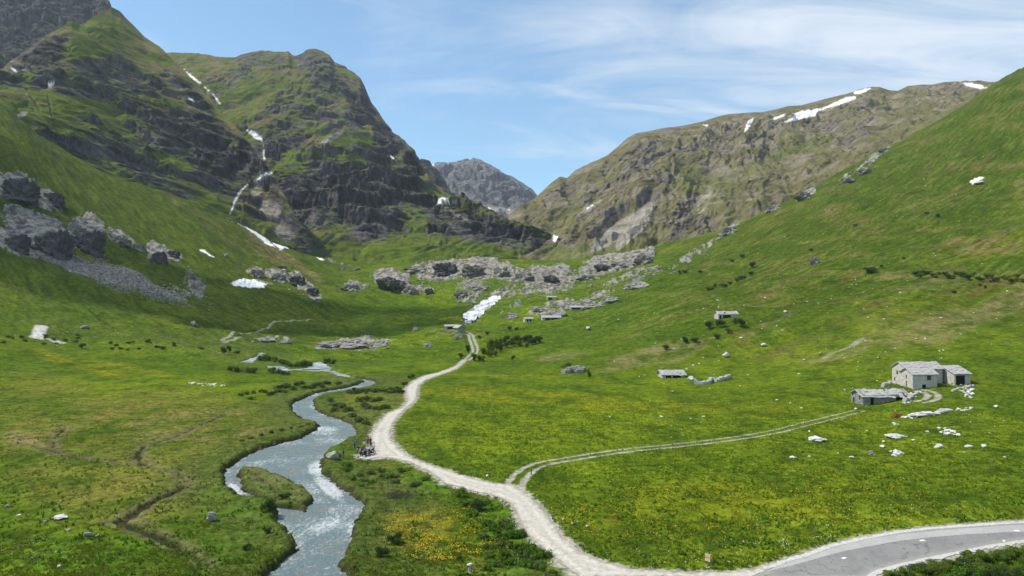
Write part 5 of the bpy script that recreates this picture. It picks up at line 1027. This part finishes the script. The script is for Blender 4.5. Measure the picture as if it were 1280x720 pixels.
# gate stakes at the head of the meadow track
for u, v, lb in ((635, 598.5, 'dark wooden stake on the grass left of the meadow track'), (664, 593.5, 'dark wooden stake standing in the meadow track fork')):
    p = hit(u, v); pt = empty('wooden_post', p, random.random()); tag(pt, lb, 'post', 'stakes at the meadow track')
    bm = bmesh.new(); bmesh.ops.create_cone(bm, cap_ends=True, segments=10, radius1=.10, radius2=.085, depth=1.25, matrix=Matrix.Translation((0, 0, .42))@Matrix.Rotation(.04, 4, 'X')); bm_fin(bm, 'stake', M['oldwood'], pt)
    bm = bmesh.new(); bmesh.ops.create_cone(bm, cap_ends=True, segments=10, radius1=.088, radius2=.03, depth=.12, matrix=Matrix.Translation((0, -.01, 1.10))); bm_fin(bm, 'top', M['oldwood'], pt)
# pale-capped marker
p = hit(587, 715.5); mk = empty('stone_marker', p); tag(mk, 'small grey marker with a flat white cap in the near grass', 'marker')
bm = bmesh.new(); bmesh.ops.create_cone(bm, cap_ends=True, segments=8, radius1=.17, radius2=.11, depth=.85, matrix=Matrix.Translation((0, 0, .36))); bm_fin(bm, 'shaft', M['asphalt_pale'], mk)
V, Fc = rock_shape(9, sub=3, flat=.3); o = link('cap', raw_mesh('cap', V*np.array([.36, .3, .36]), Fc, [M['rockwhite']]), mk); o.location = (0, 0, .86)
V, Fc = rock_shape(12, sub=2, flat=.4); o = link('foot_stone', raw_mesh('foot_stone', V*np.array([.34, .3, .3]), Fc, [M['rock']]), mk); o.location = (0, -.1, .02)

# ================================================================== PEOPLE AND MOTORCYCLES
cloth_cache = {}
def cmat(c, rough=.8):
    k = tuple(c)
    if k not in cloth_cache: cloth_cache[k] = noisy('cloth', tuple(x*.85 for x in c), tuple(min(1, x*1.15) for x in c), 9, rough, .2, .01)
    return cloth_cache[k]
SKIN = (.48, .27, .18)
def person(label, u, v, face, top, legs, hair=(.04, .025, .015), pose='stand', group=None, loc=None, helmet=None, h=1.75, seed=1):
    """one continuous skinned body; face = heading in degrees"""
    r = random.Random(seed); k = h/1.75
    if pose == 'sit': hip = .50
    elif pose == 'bend': hip = .90
    else: hip = .93
    lean = .45 if pose == 'bend' else (.12 if pose == 'sit' else .02)
    J = {}; E = []; Rd = {}
    def j(n, co, rd, par=None):
        J[n] = Vector(co); Rd[n] = rd
        if par: E.append((par, n))
    j('pelvis', (0, 0, hip), (.155, .115)); sp = lambda t, w: (0, -lean*t, hip+t*math.cos(lean)*1.0)
    j('waist', sp(.16, 0), (.135, .10), 'pelvis'); j('chest', sp(.34, 0), (.165, .12), 'waist'); j('neckb', sp(.50, 0), (.085, .07), 'chest'); j('neck', sp(.55, 0), (.055, .055), 'neckb')
    hd = Vector(sp(.60, 0)); j('chin', (0, hd.y-.015, hd.z), (.065, .07), 'neck'); j('head', (0, hd.y-.02, hd.z+.09), (.080, .098), 'chin'); j('crown', (0, hd.y-.005, hd.z+.175), (.058, .068), 'head'); j('nose', (0, hd.y-.118, hd.z+.065), (.014, .016), 'head')
    for s, n in ((-1, 'l'), (1, 'r')):
        sh = Vector(sp(.46, 0)); j('sh'+n, (s*.175, sh.y, sh.z), (.062, .06), 'neckb')
        fw = r.uniform(-.05, .22); bendy = r.uniform(.1, .9) if pose != 'walk' else .3
        el = Vector((s*.235, sh.y-fw*.6-.03, sh.z-.27)); j('el'+n, el, (.047, .045), 'sh'+n)
        wr = el+Vector((-s*.03, -.24*math.sin(bendy), -.24*math.cos(bendy))); j('wr'+n, wr, (.032, .028), 'el'+n)
        dr = (wr-el).normalized(); pm = wr+dr*.07; j('pm'+n, pm, (.038, .018), 'wr'+n)
        for q, (fx, ln) in enumerate(((-.026, .068), (-.009, .08), (.009, .075), (.025, .058))):
            j(f'f{q}a'+n, pm+dr*.035+Vector((fx*.6, fx*.5, 0)), (.010, .010), 'pm'+n); j(f'f{q}b'+n, pm+dr*(.035+ln*.9)+Vector((fx, fx*.6-.012, 0)), (.008, .008), f'f{q}a'+n)
        j('th'+n, wr+dr*.05+Vector((-s*.03, -.03, 0)), (.011, .011), 'wr'+n); j('tt'+n, wr+dr*.09+Vector((-s*.035, -.055, 0)), (.009, .009), 'th'+n)
        st = .16 if pose == 'walk' else r.uniform(.0, .07)
        j('hp'+n, (s*.095, 0, hip-.07), (.098, .098), 'pelvis')
        if pose == 'sit': kn = Vector((s*.13, -.44, hip+.0)); an = Vector((s*.14, -.50, .09))
        else: kn = Vector((s*.11, -.03-s*st*.6, hip*.53)); an = Vector((s*.12, s*-st*1.1+.03, .09))
        j('kn'+n, kn, (.063, .066), 'hp'+n); j('ca'+n, kn.lerp(an, .35)+Vector((0, .015, 0)), (.055, .06), 'kn'+n); j('an'+n, an, (.042, .045), 'ca'+n); j('hl'+n, an+Vector((0, .03, -.045)), (.04, .035), 'an'+n); j('to'+n, an+Vector((s*.02, -.17, -.055)), (.042, .028), 'an'+n)
    ns = list(J); me = bpy.data.meshes.new('body_skeleton'); me.from_pydata([J[n]*k for n in ns], [(ns.index(a), ns.index(b)) for a, b in E], [])
    ob = bpy.data.objects.new('tmp', me); COL.objects.link(ob); m = ob.modifiers.new('skin', 'SKIN'); m.use_smooth_shade = True; sv = me.skin_vertices[0].data
    for i, n in enumerate(ns): sv[i].radius = (Rd[n][0]*k, Rd[n][1]*k); sv[i].use_root = (n == 'pelvis')
    ss = ob.modifiers.new('sub', 'SUBSURF'); ss.levels = 1; ss.render_levels = 1
    dg = bpy.context.evaluated_depsgraph_get(); bme = bpy.data.meshes.new_from_object(ob.evaluated_get(dg)); bpy.data.objects.remove(ob, do_unlink=True)
    bme.name = 'body'; bme.materials.clear()
    for c in (SKIN, top, legs, (.03, .025, .02)): bme.materials.append(cmat(c))
    hz, nz_ = (hip-.02)*k, J['neck'].z*k
    for pl in bme.polygons:
        c = pl.center; pl.use_smooth = True
        if c.z > nz_-.01*k and abs(c.x) < .14*k: mi = 0
        elif c.z < .12*k: mi = 3
        elif min((c-J['pm'+n]*k).length for n in 'lr') < .10*k or min((c-J['wr'+n]*k).length for n in 'lr') < .03*k: mi = 0
        elif pose == 'sit' and (c.y < -.12*k and c.z < (hip+.12)*k and c.z < J['ell'].z*k): mi = 2
        elif c.z < hz: mi = 2
        else: mi = 1
        pl.material_index = mi
    p = loc if loc is not None else hit(u, v)
    rt = link('person', bme); rt.location = p; rt.rotation_euler = (0, 0, R(face)); tag(rt, label, 'person', group)
    # hair or helmet
    bm = bmesh.new(); hc = (J['head']+Vector((0, .012, .035)))*k; rr = .118 if not helmet else .15
    bmesh.ops.create_icosphere(bm, subdivisions=3, radius=rr*k, matrix=Matrix.Translation(hc)@Matrix.Diagonal((.86, 1.0, 1.02, 1)))
    if not helmet:
        dl = [v for v in bm.verts if (v.co.y < hc.y-.035*k and v.co.z < hc.z+.045*k) or v.co.z < hc.z-.06*k]
    else: dl = [v for v in bm.verts if v.co.z < hc.z-.11*k or (v.co.y < hc.y-.08*k and hc.z-.07*k < v.co.z < hc.z+.04*k)]
    bmesh.ops.delete(bm, geom=dl, context='VERTS'); bm_fin(bm, 'hair' if not helmet else 'helmet', cmat(helmet or hair, .4 if helmet else .8), rt, True)
    bm = bmesh.new()
    for s in (-1, 1): bmesh.ops.create_icosphere(bm, subdivisions=1, radius=.012*k, matrix=Matrix.Translation((J['head']+Vector((s*.032, -.092, -.005)))*k))
    bm_fin(bm, 'eyes', M['black'], rt, True)
    return rt
def cyl(bm, a, b, r0, r1=None, seg=10):
    a, b = Vector(a), Vector(b); d = b-a; mt = Matrix.Translation((a+b)/2)@d.to_track_quat('Z', 'Y').to_matrix().to_4x4()
    bmesh.ops.create_cone(bm, cap_ends=True, segments=seg, radius1=r0, radius2=r0 if r1 is None else r1, depth=d.length, matrix=mt)
def ellip(bm, c, s, rot=0, sub=3): bmesh.ops.create_icosphere(bm, subdivisions=sub, radius=1, matrix=Matrix.Translation(c)@Matrix.Rotation(rot, 4, 'Y')@Matrix.Diagonal((*s, 1)))
def ring(bm, c, R0, r0, seg=28, ms=8):
    vs = []
    for i in range(seg):
        a = 2*math.pi*i/seg; row = []
        for q in range(ms):
            b = 2*math.pi*q/ms; rad = R0+r0*math.cos(b); row.append(bm.verts.new((c[0]+rad*math.cos(a), c[1]+r0*math.sin(b)*1.15, c[2]+rad*math.sin(a))))
        vs.append(row)
    for i in range(seg):
        for q in range(ms): bm.faces.new((vs[i][q], vs[(i+1) % seg][q], vs[(i+1) % seg][(q+1) % ms], vs[i][(q+1) % ms]))
def motorcycle(paint):
    rt = empty('motorcycle', (0, 0, 0)); pm = cmat(paint, .3)
    for x in (-.72, .74):
        bm = bmesh.new(); ring(bm, (x, 0, .33), .27, .065); w = bm_fin(bm, 'wheel', M['rubber'], rt, True)
        bm = bmesh.new(); ring(bm, (x, 0, .33), .205, .015); cyl(bm, (x, -.07, .33), (x, .07, .33), .045)
        for q in range(10):
            a = q*math.pi/5; cyl(bm, (x, (-1)**q*.03, .33), (x+.2*math.cos(a), 0, .33+.2*math.sin(a)), .006, seg=5)
        bm_fin(bm, 'rim', M['silver'], w)
    bm = bmesh.new(); bm_box(bm, -.2, .22, -.15, .15, .28, .58); cyl(bm, (-.02, -.24, .46), (-.02, .24, .46), .10); cyl(bm, (.15, -.17, .4), (.15, .17, .4), .11); bm_fin(bm, 'engine', M['black'], rt, bevel=.01)
    bm = bmesh.new()
    for s in (-1, 1): cyl(bm, (.42, s*.10, .80), (-.10, s*.13, .62), .022); cyl(bm, (-.10, s*.13, .62), (-.72, s*.10, .34), .026); cyl(bm, (-.10, s*.13, .62), (-.62, s*.10, .80), .02)
    bm_fin(bm, 'frame', M['black'], rt)
    bm = bmesh.new()
    for s in (-1, 1): cyl(bm, (.74, s*.09, .33), (.47, s*.09, .98), .025)
    bm_fin(bm, 'fork', M['silver'], rt)
    bm = bmesh.new(); ellip(bm, (.16, 0, .86), (.33, .17, .15), .12); bm_fin(bm, 'fuel_tank', pm, rt, True)
    bm = bmesh.new(); ellip(bm, (-.32, 0, .82), (.40, .15, .075), -.06); ellip(bm, (-.62, 0, .87), (.18, .13, .06), -.1); bm_fin(bm, 'seat', M['black'], rt, True)
    bm = bmesh.new(); ellip(bm, (.50, 0, .90), (.20, .17, .19), -.5); ellip(bm, (.70, 0, .64), (.26, .07, .03), -.1); bm_fin(bm, 'fairing', pm, rt, True)
    bm = bmesh.new(); bm_prism(bm, [(.52, 1.02), (.55, 1.02), (.40, 1.36), (.375, 1.36)], 'y', -.14, .14); bm_fin(bm, 'windscreen', M['silver'], rt, bevel=.01)
    bm = bmesh.new(); ellip(bm, (.655, 0, .90), (.04, .09, .07)); bm_fin(bm, 'headlight', cmat((.7, .7, .68), .2), rt, True)
    bm = bmesh.new(); cyl(bm, (.40, -.38, 1.07), (.46, 0, 1.0), .014); cyl(bm, (.40, .38, 1.07), (.46, 0, 1.0), .014)
    for s in (-1, 1): cyl(bm, (.40, s*.38, 1.07), (.37, s*.50, 1.07), .02); cyl(bm, (.42, s*.30, 1.07), (.46, s*.36, 1.22), .007); ellip(bm, (.46, s*.37, 1.25), (.02, .07, .045), sub=2)
    bm_fin(bm, 'handlebar', M['black'], rt)
    for s in (-1, 1):
        bm = bmesh.new(); bm_box(bm, -.86, -.42, s*.29-.11, s*.29+.11, .48, .82); bm_fin(bm, 'pannier', M['silver'] if paint[0] > .2 else M['black'], rt, bevel=.03)
    bm = bmesh.new(); bm_box(bm, -1.0, -.66, -.19, .19, .93, 1.20); bm_fin(bm, 'top_case', M['black'], rt, bevel=.04)
    bm = bmesh.new(); cyl(bm, (.1, -.14, .25), (-.75, -.17, .42), .035, .05); bm_fin(bm, 'exhaust', M['silver'], rt, True)
    bm = bmesh.new(); ellip(bm, (-.84, 0, .62), (.14, .06, .03), .9, 2); bm_fin(bm, 'rear_mudguard', M['black'], rt, True)
    return rt
kids = {}
def mc_place(rt, u, v, face, label):
    p = hit(u, v); rt.location = p; rt.rotation_euler = (R(-6), 0, R(face)); tag(rt, label, 'motorcycle', 'motorcycles parked at the road edge'); return p
for u, v, fc, paint, lb in ((455.5, 571.0, 62, (.02, .02, .022), 'black touring motorcycle parked leftmost at the road edge'), (460.5, 569.5, 66, (.55, .56, .60), 'silver and white touring motorcycle, second from left'),
                            (465.0, 568.5, 64, (.02, .02, .025), 'black motorcycle parked rightmost at the road edge'), (452.5, 565.5, 50, (.30, .02, .03), 'dark red motorcycle behind the leftmost black one')):
    mc_place(motorcycle(paint), u, v, fc, lb)
person('person in a bright blue jacket alone on the grass by the river', 443, 560, 150, (.03, .07, .55), (.02, .02, .025), pose='bend', seed=2)
person('person in a beige top beside the bank boulder, left of the pair', 425, 574, 200, (.45, .38, .28), (.02, .02, .02), seed=3, group='people at the river boulder')
person('person in dark clothes beside the bank boulder, right of the pair', 429, 573, 120, (.03, .03, .025), (.10, .09, .06), seed=4, group='people at the river boulder')
person('person in a white shirt standing left among the motorcycles', 455, 562, -160, (.6, .6, .6), (.03, .03, .04), seed=5, group='motorcyclists')
person('person in a dark red jacket with black helmet behind the motorcycles', 460, 558.5, 170, (.16, .02, .05), (.02, .02, .025), seed=6, group='motorcyclists', helmet=(.02, .02, .02))
person('person in black jacket and red helmet behind the motorcycles', 463, 558, -150, (.02, .02, .03), (.02, .02, .02), seed=7, group='motorcyclists', helmet=(.45, .05, .08))
person('person in a pale grey jacket standing right of the motorcycles', 467.5, 564, 100, (.5, .5, .5), (.16, .15, .10), seed=8, group='motorcyclists')
person('person in a black jacket and pale trousers at the motorcycles, right', 464, 562.5, 40, (.05, .05, .06), (.30, .30, .26), seed=9, group='motorcyclists', pose='walk')

# ================================================================== labels that single out each member of a small row or heap
_o = 'first second third fourth fifth sixth seventh eighth ninth tenth eleventh twelfth thirteenth fourteenth fifteenth sixteenth seventeenth eighteenth nineteenth twentieth'.split()
_o += ['twenty-'+q for q in _o[:9]]+['thirtieth']
ORD = ['leftmost']+[q+' from left' for q in _o[1:]]
fam = {}
for o in bpy.data.objects:
    if o.parent is None and o.get('group') and o.get('label'): fam.setdefault((o['group'], o['label']), []).append(o)
for (g, lb), m in fam.items():
    if 2 <= len(m) <= 60:
        m.sort(key=lambda o: o.location.x/o.location.y); n = len(m)
        for i, o in enumerate(m):
            t = ORD[i] if i <= n-1-i else ORD[n-1-i].replace('left', 'right')
            o['label'] = f'{lb}, {t}'
